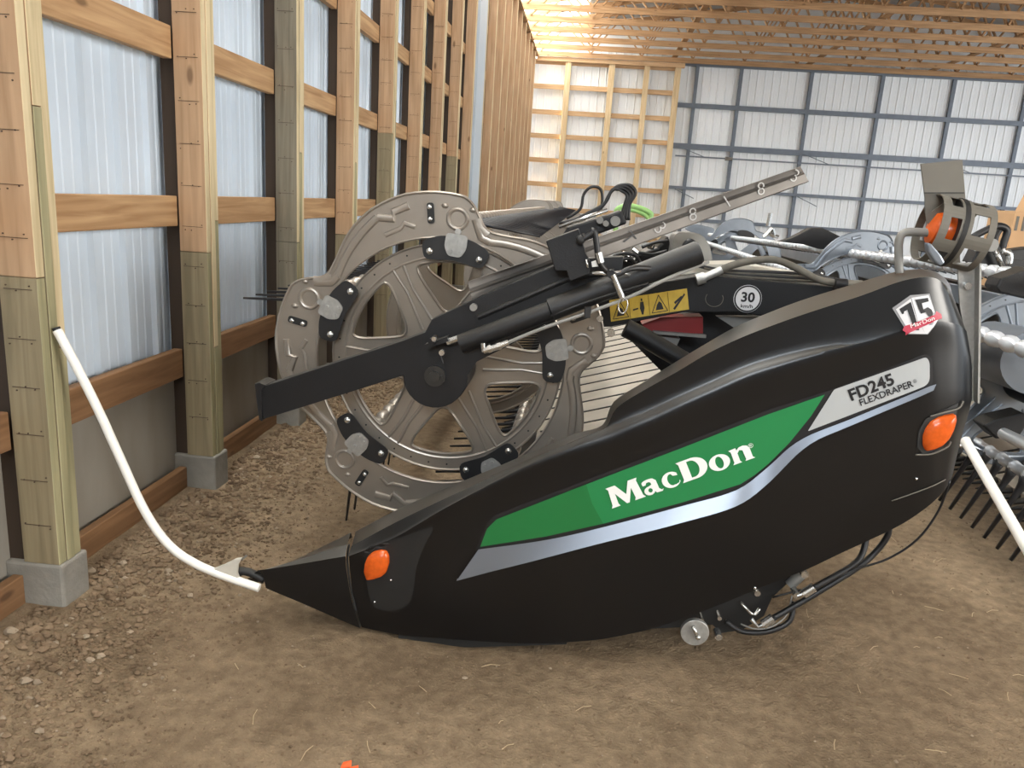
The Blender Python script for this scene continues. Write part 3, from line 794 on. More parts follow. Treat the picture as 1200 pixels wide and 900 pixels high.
def brand(name, pa, pb, cap_px, m_, parent, d):
    A = Vector(pxpoly([pa], YS)[0]); B = Vector(pxpoly([pb], YS)[0]); u = B - A; w = u.length; u.normalize(); n_ = Vector((-u.y, u.x))
    k = (P(700, 500, YS) - P(700, 501, YS)).length * cap_px
    tot = sum(GL[c][0] for c in 'MacDon') + .02 * 5; sx = w / tot; x = 0
    for c in 'MacDon':
        wd_, loops = GL[c]; mb = MB()
        def fn(a, b, y, x=x):
            q = A + u * ((x + a) * sx) + n_ * (b * k); return onshield(q.x, q.y, d if y < .5 else d - .001)
        lp2 = loops if len(loops) == 1 else [loops[0], loops[1]]
        mb.plate(lp2, 0, 1, fn=fn); mb.build(name, m_, parent); x += wd_ + .02
brand('brand_letter', (717, 595), (885, 535), 25, M['white'], shield, .008)
txt('registered_mark', '®', (877, 525), (883, 523), 5, M['white'], shield, .0)
txt('model_lettering', 'FD245', (997, 469), (1048, 449), 13.5, M['ink'], shield, .03)
txt('model_lettering', 'FLEXDRAPER', (1008, 475), (1070, 452), 7.5, M['ink'], shield, .015)
txt('registered_mark', '®', (1070, 449), (1074, 447), 4, M['ink'], shield, .0)
# anniversary badge
def bz(x, y): return (1030 + x / 12.0, 325 + y / 12.0)
ba = flatpoly('anniversary_badge', [bz(195, 435), bz(455, 255), bz(735, 235), bz(800, 500), bz(845, 600), bz(680, 800), bz(400, 795)], M['badge_grey'], shield, .004)
flatpoly('badge_panel', [bz(240, 450), bz(455, 300), bz(530, 610), bz(640, 790), bz(410, 780), bz(350, 650)], M['badge_white'], ba, .006)
flatpoly('badge_panel', [bz(465, 290), bz(715, 255), bz(800, 500), bz(835, 600), bz(670, 790), bz(640, 790), bz(540, 610)], M['badge_white'], ba, .006)
flatpoly('numeral', [bz(285, 445), bz(450, 345), bz(545, 735), bz(480, 735), bz(395, 455), bz(350, 480), bz(345, 510), bz(320, 515)], M['ink'], ba, .008, False)
flatpoly('numeral', [bz(515, 315), bz(700, 290), bz(710, 340), bz(605, 365), bz(625, 450), bz(690, 420), bz(745, 455), bz(765, 510), bz(740, 560), bz(690, 540), bz(655, 490), bz(585, 510)], M['ink'], ba, .008, False)
flatpoly('ribbon', [bz(310, 735), bz(340, 680), bz(560, 610), bz(790, 520), bz(810, 475), bz(885, 520), bz(890, 580), bz(800, 600), bz(600, 680), bz(400, 770), bz(345, 805), bz(345, 760)], M['badge_red'], ba, .010)
txt('ribbon_lettering', 'MacDon', bz(430, 705), bz(775, 590), 4.0, M['white'], ba, .0, .012)

# lamps
def lamp(name, pts, Y, parent, d=.02):
    mb = MB(); lp = rpoly(pxpoly(pts, Y), .006, 3)
    cx = sum(p[0] for p in lp) / len(lp); cz = sum(p[1] for p in lp) / len(lp)
    n = len(lp); rings = [(1, .01), (1, -.008), (.9, -.016), (.6, -.022), (.25, -.024)]
    vs_ = [V(cx + (x - cx) * s, Y + y_, cz + (z - cz) * s) for s, y_ in rings for x, z in lp]
    fs_ = [(r * n + i, r * n + (i + 1) % n, (r + 1) * n + (i + 1) % n, (r + 1) * n + i) for r in range(len(rings) - 1) for i in range(n)]
    fs_.append(tuple((len(rings) - 1) * n + i for i in range(n)))
    mb.add(vs_, fs_); return mb.build(name, M['amber'], parent, smooth=50)
def ysurf(px, py):
    a = P(px, py, YS); return onshield(a.x, a.z, 0).y
l1 = lamp('amber_lamp', [(428, 660), (431, 652), (437, 647), (446, 644), (453, 645), (456, 651), (456, 660), (453, 670), (447, 675), (438, 678), (430, 679), (427, 670)], YS + .01, H1)
l2 = lamp('amber_lamp', [(1080, 510), (1083, 501), (1089, 493), (1098, 488), (1108, 486), (1119, 485), (1120, 492), (1117, 503), (1111, 514), (1103, 522), (1094, 526), (1084, 528), (1080, 521)], YS + .008, H1)
flatpoly('lamp_recess', curve([(424, 652), (432, 643), (470, 630), (507, 617), (497, 640), (487, 668), (483, 700), (468, 717), (437, 717), (428, 690)], 3), M['blackdull'], shield, .002)
flatpoly('lamp_recess', [(1076, 506), (1084, 491), (1100, 483), (1127, 474), (1122, 500), (1114, 519), (1103, 529), (1083, 533), (1075, 525)], M['blackdull'], shield, .003)
hose([(1073, 533, YS + .0), (1092, 532, YS), (1110, 524, YS + .0), (1114, 518, YS + .02)], .003, 'lamp_trim', M['taupe'], shield)
hose([(1090, 488, YS), (1108, 483, YS), (1124, 478, YS + .02), (1129, 470, YS + .03)], .003, 'lamp_trim', M['taupe'], shield)
sc = MB()
for x, y in ((457, 682), (437, 709), (886, 692), (1075, 562)):
    a = P(x, y, YS); sc.ball(onshield(a.x, a.z, .002), .005, seg=8, rings=5)
sc.build('screws', M['zinc'], shield, smooth=True)
hose([(1045, 587, YS + .012), (1068, 579, YS + .012), (1092, 570, YS + .01), (1108, 562, YS + .03)], .002, 'panel_seam', M['taupe'], shield)

# ---- white divider rod clamped to the nose
rodY = YS - .02
rpts = [(67, 387), (90, 430), (115, 480), (140, 535), (165, 590), (185, 623), (205, 645), (228, 660), (250, 670), (280, 681), (304, 689)]
rod = MB().tube(smoothpath([P(x, y, rodY) for x, y in rpts], 4), .0155, 14).build('divider_rod', M['whitepipe'], H1, smooth=40)
MB().plate([pxpoly([(246, 668), (262, 662), (276, 655), (283, 654), (279, 662), (278, 672), (281, 680)], rodY)], rodY - .006, rodY + .01).build('gusset', M['offwhite'], rod, bevel=.002)
MB().tube([P(67, 387, rodY), P(65.5, 384, rodY)], [.0135, .0135], 12).build('rod_end_opening', M['blackdull'], rod)
hose([(279, 672, YS + .01), (283, 669, YS + .01), (296, 672, YS + .02), (310, 680, YS + .02)], .016, 'rod_socket', M['blackpaint'], H1)
hose([(283, 656, YS), (289, 651, YS + .02)], .004, 'locking_pin', M['taupe'], rod)

# ---- frame end beam behind the shield
FY = 2.98
fb = MB().plate([pxpoly([(688, 362), (700, 342), (760, 333), (826, 322), (985, 337), (1010, 345), (960, 372), (905, 372), (862, 366), (800, 366), (716, 383), (690, 384)], FY)], FY, FY + .12).build('end_frame_beam', M['blackpaint'], H1, bevel=.004)
dq = [(714, 352), (805, 338), (807.5, 362.5), (716, 377)]
def quadpt(u, v, q=dq):
    a = V(*q[0], 0).lerp(V(*q[1], 0), u); b = V(*q[3], 0).lerp(V(*q[2], 0), u); r = a.lerp(b, v); return (r.x, r.y)
def onplane(name, pts, Y, m_, parent, t=.001):
    return MB().plate([pxpoly(pts, Y)], Y, Y + t).build(name, m_, parent)
wd = onplane('warning_decal', dq, FY - .003, M['yellow'], fb, .002)
ik = MB()
def ikpoly(pts): ik.plate([pxpoly([quadpt(*p) for p in pts], FY - .0045)], FY - .0045, FY - .0035)
def ikframe(pts, w=.012):
    for i in range(len(pts)):
        a = P(*quadpt(*pts[i]), FY - .0045); b = P(*quadpt(*pts[(i + 1) % len(pts)]), FY - .0045); ik.bar(a, b, .001, .0028 if w > .01 else .0014, (0, 0, 1) if abs((b - a).x) > abs((b - a).z) else (1, 0, 0))
for x in (.25, .5, .75): ikframe([(x, .03), (x, .97)], .005)
for x0 in (.03, .53):
    ikframe([(x0, .9), (x0 + .10, .1), (x0 + .2, .9)])
    ikpoly([(x0 + .05, .8), (x0 + .07, .55), (x0 + .10, .4), (x0 + .13, .5), (x0 + .15, .8)])
ikpoly([(.39, .3), (.43, .3), (.44, .6), (.42, .9), (.40, .9), (.38, .6)]); ikpoly([(.40, .14), (.42, .14), (.42, .26), (.40, .26)]); ikpoly([(.29, .58), (.36, .55), (.36, .62), (.29, .66)])
ikpoly([(.80, .85), (.96, .2), (.97, .28), (.82, .92)]); ikpoly([(.82, .55), (.92, .3), (.93, .38), (.83, .66)])
ik.build('decal_pictograms', M['ink'], wd, fixn=True)
c30 = P(876, 350, FY); rr = .052
sg = MB().plate([circ(c30.x, c30.z, rr, 36)], FY - .003, FY - .001).build('speed_sticker', M['badge_white'], fb)
MB().plate([circ(c30.x, c30.z, rr * .97, 36), circ(c30.x, c30.z, rr * .86, 36)], FY - .0045, FY - .003).build('sticker_ring', M['ink'], sg)
kx = (P(800, 400, FY) - P(801, 400, FY)).length
tm = MB(); text_on(tm, '30', (c30.x - 7.6 * kx, c30.z - 3.5 * kx), (c30.x + 8.0 * kx, c30.z - 3.2 * kx), 11.5 * kx, FY - .005, .03); tm.build('sticker_numerals', M['ink'], sg, fixn=False)
tm = MB(); text_on(tm, 'km/h', (c30.x - 7 * kx, c30.z - 10.5 * kx), (c30.x + 7 * kx, c30.z - 10.3 * kx), 4 * kx, FY - .005, .02); tm.build('sticker_lettering', M['ink'], sg, fixn=False)
# chalk arc and red panel, recess and stub tube below the beam
ch = MB(); a = P(837, 350, FY); ch.tube([a + V(.033 * math.cos(t), -.002, .03 * math.sin(t)) for t in [math.radians(x) for x in range(150, 400, 15)]], .0012, 4); ch.build('scuff_mark', M['taupe'], fb)
MB().plate([pxpoly([(752, 380), (774, 372), (824, 371), (824, 391), (760, 391)], FY + .1)], FY + .1, FY + .2).build('red_cover', M['red'], H1, bevel=.003)
MB().bar(P(765, 389, FY + .09), P(827, 394, FY + .09), .02, .012).build('cover_rail', M['plastic_grey'], H1)
MB().plate([pxpoly([(735, 372), (870, 362), (885, 380), (872, 395), (820, 430), (780, 440), (740, 400)], FY + .3)], FY + .3, FY + .34).build('rear_wall_plate', M['blackpaint'], H1)
MB().plate([pxpoly([(764, 393), (797, 397), (790, 412), (780, 412)], FY + .12)], FY + .12, FY + .2).build('bracket', M['plastic_grey'], H1)
MB().plate([pxpoly([(840, 371), (892, 371), (866, 390), (860, 384)], FY + .1)], FY + .1, FY + .14).build('bracket', M['plastic_grey'], H1)
tb = MB(); tb.tube([P(733, 384, FY - .06), P(752, 394, FY - .06), P(800, 422, FY - .06), P(815, 432, FY - .06)], .036, 18)
tb.build('stub_cylinder', M['blackpaint'], H1, smooth=40)
ey = MB(); ey.cyl(P(716, 390, FY - .08), (0, 1, 0), .015, .02, 14); ey.cyl(P(703, 373, FY - .08), (0, 1, 0), .012, .03, 14); ey.build('bolt', M['zinc'], H1, smooth=40)

# ---- draper deck, long slatted belt inclined front to back
al = math.radians(17)
FEx, FEz = -.18, .20
DL = 1.05
def dk(t, y, n=0): return V(FEx + t * math.cos(al) - n * math.sin(al), y, FEz + t * math.sin(al) + n * math.cos(al))
dm = MB(); y1 = 15.2
def slab(mb, t0, t1, ya, yb, n0, n1, mi=None):
    vs_ = [dk(t, y, n) for n in (n0, n1) for t, y in ((t0, ya), (t1, ya), (t1, yb), (t0, yb))]
    mb.add(vs_, [(0, 3, 2, 1), (4, 5, 6, 7), (0, 1, 5, 4), (1, 2, 6, 5), (2, 3, 7, 6), (3, 0, 4, 7)], mi)
deck = MB(); slab(deck, .0, DL, 3.0, y1, -.04, 0); deck = deck.build('draper_belt', M['slat'], H1)
sl = MB(); yy = 3.02
while yy < y1:
    slab(sl, .02, DL - .02, yy, yy + .016, -.002, .006); yy += .26
so = sl.build('belt_slats', M['slat_gap'], deck); so['kind'] = 'stuff'
cb = MB(); slab(cb, -.12, 0, 2.95, y1, -.04, .0); cb.build('cutter_bar', M['blackpaint'], H1)
gm = MB(); yy = 3.0
while yy < 10:
    a = dk(-.10, yy, .0); b = dk(-.25, yy, .01); gm.tube([a, a.lerp(b, .5), b], [.018, .013, .003], 6); yy += .076
go = gm.build('knife_guards', M['blackpaint'], H1, smooth=True); go['kind'] = 'stuff'
MB().add([dk(DL, 3.0), dk(DL, y1), dk(DL, y1, .62), dk(DL, 3.0, .62)], [(0, 1, 2, 3)]).add([dk(DL + .03, 3.0), dk(DL + .03, y1), dk(DL + .03, y1, .62), dk(DL + .03, 3.0, .62)], [(0, 1, 2, 3)]).add([dk(DL, 3.0, .62), dk(DL, y1, .62), dk(DL + .03, y1, .62), dk(DL + .03, 3.0, .62)], [(0, 1, 2, 3)]).build('back_sheet', M['blackpaint'], H1)
bt = MB(); a = dk(DL + .05, 3.15, .5); a2 = dk(DL + .05, y1, .5); bt.bar(a, a2, .16, .16); bt.build('top_cross_tube', M['plastic_grey'], H1, bevel=.01)

# ---- reel arm in front of the reel disc
AY = 2.70
arm = MB().plate([pxpoly([(308, 452), (476, 397), (500, 388), (508, 373), (556, 350), (566, 345), (668, 303), (730, 300), (728, 322), (640, 352), (640, 378), (600, 402), (560, 422)] + [(512 + 37.5 * math.cos(math.radians(a)), 438 + 37.5 * math.sin(math.radians(a))) for a in range(0, 181, 12)] + [(312, 489)], AY)], AY - .03, AY + .04).build('reel_arm', M['blackpaint'], H1, bevel=.004)
MB().plate([pxpoly([(303, 447), (308, 446), (316, 449), (311, 455), (311, 491), (308, 489)], AY)], AY - .035, AY + .06).build('arm_end_cap', M['blackpaint'], arm, bevel=.002)
hc = P(512, 438, AY)
hb = MB(); hb.cyl(hc + V(0, .085, 0), (0, 1, 0), .117, .20, 48); hb.build('hub_housing', M['blackpaint'], H1, smooth=40, bevel=.004)
hb = MB(); hb.cyl(hc + V(0, -.034, 0), (0, 1, 0), .038, .02, 24); hb.cyl(hc + V(0, -.048, 0), (0, 1, 0), .020, .015, 12)
for k in range(3): hb.cyl(hc + V(.024 * math.cos(k * 2.1), -.046, .024 * math.sin(k * 2.1)), (0, 1, 0), .006, .01, 6)
hb.build('hub_cap', M['hub'], H1, smooth=40)
# two rails above the cylinder
MB().tube([P(560, 372, AY - .03), P(668, 326, AY - .03), P(720, 318, AY - .03)], .010, 8).build('guide_rail', M['blackpaint'], H1, smooth=40)
MB().bar(P(556, 366, AY - .0), P(672, 322, AY - .0), .03, .03).build('guide_rail', M['plastic_grey'], H1, bevel=.003)
# lift cylinder
CY = AY - .07
cyl = MB(); cyl.tube([P(540, 403, CY), P(645, 364, CY)], .034, 24)
cyl.tube([P(645, 363, CY), P(818, 296, CY + .05)], .040, 24)
cyl = cyl.build('lift_cylinder', M['blackpaint'], H1, smooth=40)
MB().cyl(P(818.5, 296, CY + .05), P(818, 296, CY + .05) - P(645, 363, CY), .036, .01, 24).build('cylinder_end', M['rubber'], cyl, smooth=40)
cr_ = MB(); cr_.tube([P(524, 401, CY), P(541, 395, CY)], .013, 14); cr_.build('cylinder_rod', M['zinc'], cyl, smooth=40)
ck = MB(); ck.bar(P(500, 405, CY), P(526, 396, CY), .05, .016); ck.cyl(P(508, 398, CY), (0, 1, 0), .012, .08, 12); ck.tube([P(516, 416, CY - .03), P(519, 426, CY - .03)], .003, 6); ck.build('clevis', M['blackpaint'], cyl)
MB().cyl(P(509, 397, CY - .045), (0, 1, 0), .009, .02, 10).cyl(P(518, 413, CY - .04), (0, 1, 0), .010, .02, 10).build('clevis_pin', M['zinc'], cyl, smooth=40)
# hydraulic line with fittings
ht = MB(); ht.tube([P(566, 402, CY - .05), P(567, 412, CY - .05)], .009, 10); ht.tube([P(567, 411, CY - .05), P(584, 406, CY - .05), P(596, 401, CY - .05)], [.011, .012, .010], 10); ht.tube([P(572, 409, CY - .05), P(576, 408, CY - .05)], .015, 6); ht.tube([P(583, 406, CY - .05), P(587, 405, CY - .05)], .014, 6)
ht.build('hose_fitting', M['zinc'], H1, smooth=40)
hose([(594, 402, CY - .05), (625, 389, CY - .05), (655, 378, CY - .05), (690, 366, CY - .04), (740, 347, CY - .02), (785, 325, CY), (830, 307, CY + .1)], .006, 'hydraulic_line', M['plastic_grey'], H1)
hose([(644, 371, CY - .03), (672, 360, CY - .03), (700, 350, CY - .02), (760, 332, CY)], .005, 'hydraulic_line', M['blackpaint'], H1)
MB().box(P(684, 372, CY - .04) + V(0, -.015, 0), P(693, 360, CY - .04) + V(0, .015, 0)).build('line_clamp', M['blackdull'], H1, bevel=.003)
# transport lock pin with ring
pn = MB(); pn.tube([P(718, 322, CY - .07), P(729, 348, CY - .07)], .0105, 14); pn.tube([P(728, 346, CY - .07), P(730, 353, CY - .07)], [.0085, .004], 10); pn = pn.build('lock_pin', M['zinc'], H1, smooth=40)
rg = MB(); c = P(730, 358, CY - .075); rg.tube([c + V(.015 * math.cos(t), 0, .026 * math.sin(t)) for t in [2 * PI * k / 20 for k in range(21)]], .0025, 6, cap=False); rg.build('pin_ring', M['zinc'], pn, smooth=True)
MB().tube([P(694, 320, CY - .05), P(710, 321, CY - .05), P(728, 319, CY - .05), P(738, 322, CY - .04)], .006, 8).build('pin_handle', M['zinc'], pn, smooth=True)
MB().cyl(P(716, 321, CY - .06), (0, 1, 0), .014, .03, 12).build('pin_boss', M['blackpaint'], pn, smooth=40)
# black box guard on the arm
gx = MB(); gx.plate([pxpoly([(640, 282), (678, 268), (686, 296), (691, 306), (691, 320), (668, 329), (664, 317), (651, 317)], AY - .1)], AY - .12, AY - .035)
gx.build('guard_box', M['blackpaint'], H1, bevel=.003)
hose([(678, 283, AY - .14), (690, 276, AY - .14), (696, 270, AY - .14), (699, 285, AY - .14), (702, 305, AY - .14), (710, 317, AY - .13), (722, 322, AY - .12), (745, 314, AY - .1), (790, 318, AY)], .010, 'hose', M['rubber'], H1)
MB().tube([P(701, 296, AY - .142), P(704, 308, AY - .142)], .012, 8).build('hose_fitting', M['zinc'], H1, smooth=40)
MB().ball(P(680, 281, AY - .14), .016, seg=8, rings=6).ball(P(684, 277, AY - .14), .010, seg=8, rings=6).build('valve', M['blackdull'], H1, smooth=True)
MB().tube([P(687, 304, AY - .13), P(689, 314, AY - .13)], .004, 8).build('pin', M['zinc'], H1, smooth=True)
MB().plate([pxpoly([(693, 307), (702, 304), (703, 312), (694, 313)], AY - .12)], AY - .12, AY - .11).build('white_tag', M['white'], H1)
bo = MB(); bo.cyl(P(555, 360, AY - .04), (0, 1, 0), .013, .02, 12); bo.build('bolt', M['plastic_grey'], arm, smooth=40)

# things on top of the header between channel and beam
TY = 3.3
kb = MB().plate([rpoly(pxpoly([(783, 312), (790, 276), (796, 272), (822, 274), (832, 288), (836, 310)], TY), .02, 4)], TY, TY + .15).build('grey_fairing', M['plastic_grey'], H1, bevel=.01, smooth=40)
hose([(802, 298, TY - .03), (802, 289, TY - .03), (807, 283, TY - .03), (813, 286, TY - .03), (814, 298, TY - .03)], .012, 'hose', M['rubber'], H1)
MB().plate([pxpoly([(700, 315), (770, 290), (783, 276), (790, 306), (740, 325)], TY + .1)], TY + .1, TY + .3).build('pump_housing', M['blackpaint'], H1, bevel=.01)
for x, y, dx, dy in ((730, 296, 8, 5), (742, 292, 8, 6), (747, 303, -5, 4), (760, 288, 6, 2), (775, 299, 6, 1), (735, 300, -3, 6)):
    MB().tube([P(x, y, TY + .06), P(x + dx, y + dy, TY + .05)], .012, 8).build('hydraulic_fitting', M['zinc'], H1, smooth=40)
for pts in ([(716, 318), (718, 302), (730, 297), (745, 300), (752, 312)], [(722, 318), (726, 306), (740, 304), (748, 316)], [(748, 296), (765, 298), (782, 294)], [(752, 290), (768, 284), (784, 282)]):
    hose([(x, y, TY + .04) for x, y in pts], .007, 'hose', M['rubber'], H1)
# dusty top plate with hoses lying on it
MB().plate([pxpoly([(790, 322), (800, 311), (870, 309), (960, 325), (1000, 333), (985, 341), (830, 325)], FY + .1)], FY + .12, FY + .3).build('top_cover', M['offwhite'], H1, bevel=.005)
bh = [(822, 327), (838, 320), (858, 311), (885, 305), (910, 305), (935, 315), (955, 326), (975, 331), (1010, 333)]
hose([(x, y, FY - .02) for x, y in bh], .014, 'thick_hose', M['hose_dusty'], H1, 10)
MB().tube([P(816, 328, FY - .03), P(826, 325, FY - .03)], .022, 10).tube([P(826, 325, FY - .03), P(846, 316, FY - .03)], .015, 10).build('hose_fitting', M['galv'], H1, smooth=40)
MB().tube([P(978, 332, FY - .03), P(992, 333, FY - .03)], .02, 10).build('hose_sleeve', M['rubber'], H1, smooth=40)
for k, off in enumerate((0, 4, 8, 12)):
    hose([(815 + k * 10, 311 + off * .6, FY + .06), (850, 317 + off * .4, FY + .06), (900, 319 + off * .6, FY + .05), (950, 322 + off * .6, FY + .04), (990, 330 + off * .2, FY)], .007, 'hose', M['hose_dusty'] if k % 2 else M['rubber'], H1)
# hose loops standing above the machine
for k in range(4):
    d = k * 3.4
    hose([(655 + d, 262, 3.6), (690, 252 - k, 3.6), (706 + d * .3, 242 - d * .4, 3.6), (714 + d * .3, 228 - d * .5, 3.6), (724, 218 + d * .4, 3.6), (738 - d, 217 + d * .6, 3.6), (745 - d, 226 + d * .3, 3.6), (738 - d * .6, 240, 3.6), (737 - d, 258, 3.6)], .007, 'hose_loop', M['rubber'], H1)
hose([(664, 256, 3.8), (680, 245, 3.8), (684, 228, 3.8), (693, 219, 3.8), (703, 221, 3.8), (706, 232, 3.8), (704, 250, 3.8)], .007, 'hose_loop', M['rubber'], H1)
MB().tube([P(655, 266, 3.5), P(712, 246, 3.5)], .008, 8).build('steel_line', M['zinc'], H1, smooth=True)
MB().plate([pxpoly([(655, 282), (665, 266), (712, 252), (728, 246), (735, 262), (700, 275), (690, 290)], 3.55)], 3.55, 3.75).build('valve_block', M['blackpaint'], H1, bevel=.01)
MB().cyl(P(721, 259, 3.53), (0, 1, 0), .022, .04, 14).cyl(P(710, 262, 3.53), (0, 1, 0), .013, .04, 10).cyl(P(703, 258, 3.53), (0, 1, 0), .016, .04, 10).build('valve_port', M['plastic_grey'], H1, smooth=40)

# ---- parts under the shield
dsk = MB(); c = P(814, 740, YS + .05); dsk.cyl(c, (0, 1, 0), .050, .02, 36); dsk = dsk.build('round_cap', M['plastic_grey'], H1, smooth=40, bevel=.002)
dsk.data.materials[0] = M['galv']
MB().tube([P(812, 734, YS + .03), P(818, 747, YS + .03)], .007, 8).ball(P(818, 747, YS + .03), .010, seg=8, rings=6).build('cap_bolt', M['zinc'], dsk, smooth=True)
uf = MB().plate([pxpoly([(680, 735), (740, 725), (800, 712), (850, 700), (925, 660), (940, 668), (905, 700), (895, 722), (870, 738), (845, 742), (835, 732), (800, 735), (740, 738)], YS + .2)], YS + .2, YS + .6).build('underframe', M['blackdull'], H1)
b = MB()
for x, y, r in ((841, 743, .013), (886, 692, .011), (941, 670, .013), (932, 694, .012), (822, 723, .006), (842, 721, .008)): b.cyl(P(x, y, YS + .14), (0, 1, 0), r, .05, 14)
b.build('bolt', M['zinc'], H1, smooth=40)
MB().tube([P(941, 671, YS + .18), P(925, 686, YS + .18)], .020, 14).build('roller', M['plastic_grey'], H1, smooth=40)
MB().tube([P(868, 706, YS + .12), P(880, 719, YS + .12), P(885, 720, YS + .12), P(890, 713, YS + .12)], .006, 8).build('pin', M['zinc'], H1, smooth=True)
MB().tube([P(894, 732, YS + .12), P(906, 724, YS + .12)], .017, 12).tube([P(941, 696, YS + .12), P(954, 688, YS + .12)], .017, 12).tube([P(880, 725, YS + .12), P(888, 734, YS + .12), P(896, 731, YS + .12)], .008, 8).tube([P(934, 698, YS + .12), P(942, 695, YS + .12)], .007, 8).build('hose_fitting', M['zinc'], H1, smooth=40)
hose([(905, 725, YS + .12), (940, 705, YS + .14), (975, 684, YS + .16), (1005, 665, YS + .18), (1025, 648, YS + .2), (1040, 628, YS + .2), (1042, 612, YS + .2)], .011, 'hose', M['rubber'], H1)
hose([(953, 689, YS + .12), (980, 674, YS + .14), (1000, 662, YS + .16), (1010, 650, YS + .18), (1015, 632, YS + .2), (1016, 618, YS + .2)], .011, 'hose', M['rubber'], H1)
hose([(905, 700, YS + .14), (960, 685, YS + .14), (1000, 668, YS + .14), (1040, 655, YS + .12), (1075, 632, YS + .1), (1100, 598, YS + .08), (1113, 563, YS + .06)], .004, 'cable', M['rubber'], H1)
hose([(850, 728, YS + .14), (870, 740, YS + .13), (900, 740, YS + .13), (925, 728, YS + .14), (930, 705, YS + .16)], .010, 'hose', M['rubber'], H1)
hose([(868, 731, YS + .14), (885, 737, YS + .12), (905, 734, YS + .12), (922, 720, YS + .14), (928, 698, YS + .16)], .003, 'cable', M['plastic_grey'], H1)

# ---- galvanised lamp bracket, beacon guard, sign plate, grab handle
BY = YS + .12
br = MB().plate([pxpoly([(1122, 312), (1122, 308), (1145, 308), (1145, 312), (1143, 470), (1138, 470), (1136, 420), (1125, 360)], BY)], BY, BY + .006).build('lamp_bracket', M['galv'], H1, bevel=.001)
MB().plate([pxpoly([(1142.5, 309), (1145, 309), (1143, 470), (1140.5, 470)], BY)], BY - .03, BY + .001).build('bracket_flange', M['galv'], br)
MB().cyl(P(1134, 335, BY - .006), (0, 1, 0), .012, .012, 12).build('bolt', M['zinc'], br, smooth=40)
sp_ = MB().plate([pxpoly([(1079, 192), (1128, 187), (1132, 237), (1121, 250), (1084, 250), (1084, 232)], BY + .02)], BY + .02, BY + .026).build('sign_plate', M['taupe'], H1, bevel=.001)
MB().bar(P(1083, 226, BY + .018), P(1130, 226, BY + .018), .002, .003).build('plate_fold', M['blackdull'], sp_)
# beacon guard: slotted band, axis pointing to the left of the camera
cC = P(1116, 273, BY); R_ = .106
ax = V(-.985, .05, .16).normalized(); e1 = ax.cross(V(0, 0, 1)).normalized(); e2 = e1.cross(ax).normalized()
def gpt(an, h): return cC + ax * h + (e1 * math.cos(an) + e2 * math.sin(an)) * R_ * 1.0
bg = MB(); nn = 48; W_ = .085
def band(h0, h1, a0=0, a1=nn):
    for k in range(a0, a1):
        a = 2 * PI * k / nn; b_ = 2 * PI * (k + 1) / nn
        q = [gpt(a, h0), gpt(b_, h0), gpt(b_, h1), gpt(a, h1)]
        i_ = [cC + ax * ((p - cC).dot(ax)) + ((p - cC) - ax * ((p - cC).dot(ax))) * .965 for p in q]
        bg.add(q + i_, [(0, 1, 2, 3), (7, 6, 5, 4), (0, 4, 5, 1), (2, 6, 7, 3), (1, 5, 6, 2), (3, 7, 4, 0)])
band(-.080, -.060); band(-.012, .022); band(.055, .080)
for k in range(0, nn, 8):
    band(-.060, -.012, k, k + 3); band(.022, .055, k + 2, k + 5)
bg = bg.build('beacon_guard', M['taupe'], H1)
bc = MB()
cc2 = cC + ax * .0
bc.tube([cc2 + ax * .015, cc2 + ax * .035, cc2 + ax * .065, cc2 + ax * .078], [.060, .060, .048, .015], 24); bc.build('beacon_lens', M['amber'], H1, smooth=40)
MB().tube([cc2 + ax * .0, cc2 + ax * .015], .108, 32).build('beacon_base', M['blackdull'], H1, smooth=40)
MB().plate([pxpoly([(1087, 284), (1092, 286), (1104, 300), (1108, 308), (1102, 312), (1096, 307), (1088, 295)], BY - .14)], BY - .14, BY - .11).build('reflector', M['coolgrey'], H1, bevel=.005)
MB().plate([pxpoly([(1084, 240), (1092, 248), (1106, 238), (1118, 244), (1123, 252), (1122, 262), (1086, 262)], BY + .0)], BY, BY + .005).build('mount_bracket', M['taupe'], H1)
hose([(1054, 320, BY), (1053, 300, BY), (1054, 280, BY), (1063, 272, BY), (1090, 273, BY)], .013, 'grab_handle', M['plastic_grey'], H1, 12)

# ================================================================== galvanised channel lying across the machine
def chan(u, v, d=0):
    """u along 0..1, v across 0 (top) ..1 (bottom), d toward the camera"""
    Yc = 2.69 + .5 * u
    tx = V(548 + (938 - 548) * u, 330 + (195 - 330) * u, 0); bx = V(555 + (948 - 555) * u, 358 + (213 - 358) * u, 0)
    q = tx.lerp(bx, v); return P(q.x, q.y, Yc - d)
cn = MB()
prof = [(.02, .035), (0, .0), (.30, .002), (.42, .010), (.50, .002), (.95, .0), (1.0, .012)]
nn_ = len(prof); uu = [0, .25, .5, .75, 1]
vs_ = [chan(u, v, d) for u in uu for v, d in prof] + [chan(u, v, d - .005) for u in uu for v, d in prof]
o_ = len(uu) * nn_
fs_ = []
for i in range(len(uu) - 1):
    for j in range(nn_ - 1):
        a = i * nn_ + j; fs_.append((a, a + 1, a + nn_ + 1, a + nn_)); fs_.append((o_ + a + nn_, o_ + a + nn_ + 1, o_ + a + 1, o_ + a))
for j in range(nn_ - 1):
    fs_.append((j, o_ + j, o_ + j + 1, j + 1)); a = (len(uu) - 1) * nn_ + j; fs_.append((a, a + 1, o_ + a + 1, o_ + a))
CHN = cn.add(vs_, fs_).build('steel_channel', M['channel'], None, fixn=True)
tag(CHN, 'long bare steel channel with chalked figures lying diagonally across the top of the black header', 'channel')
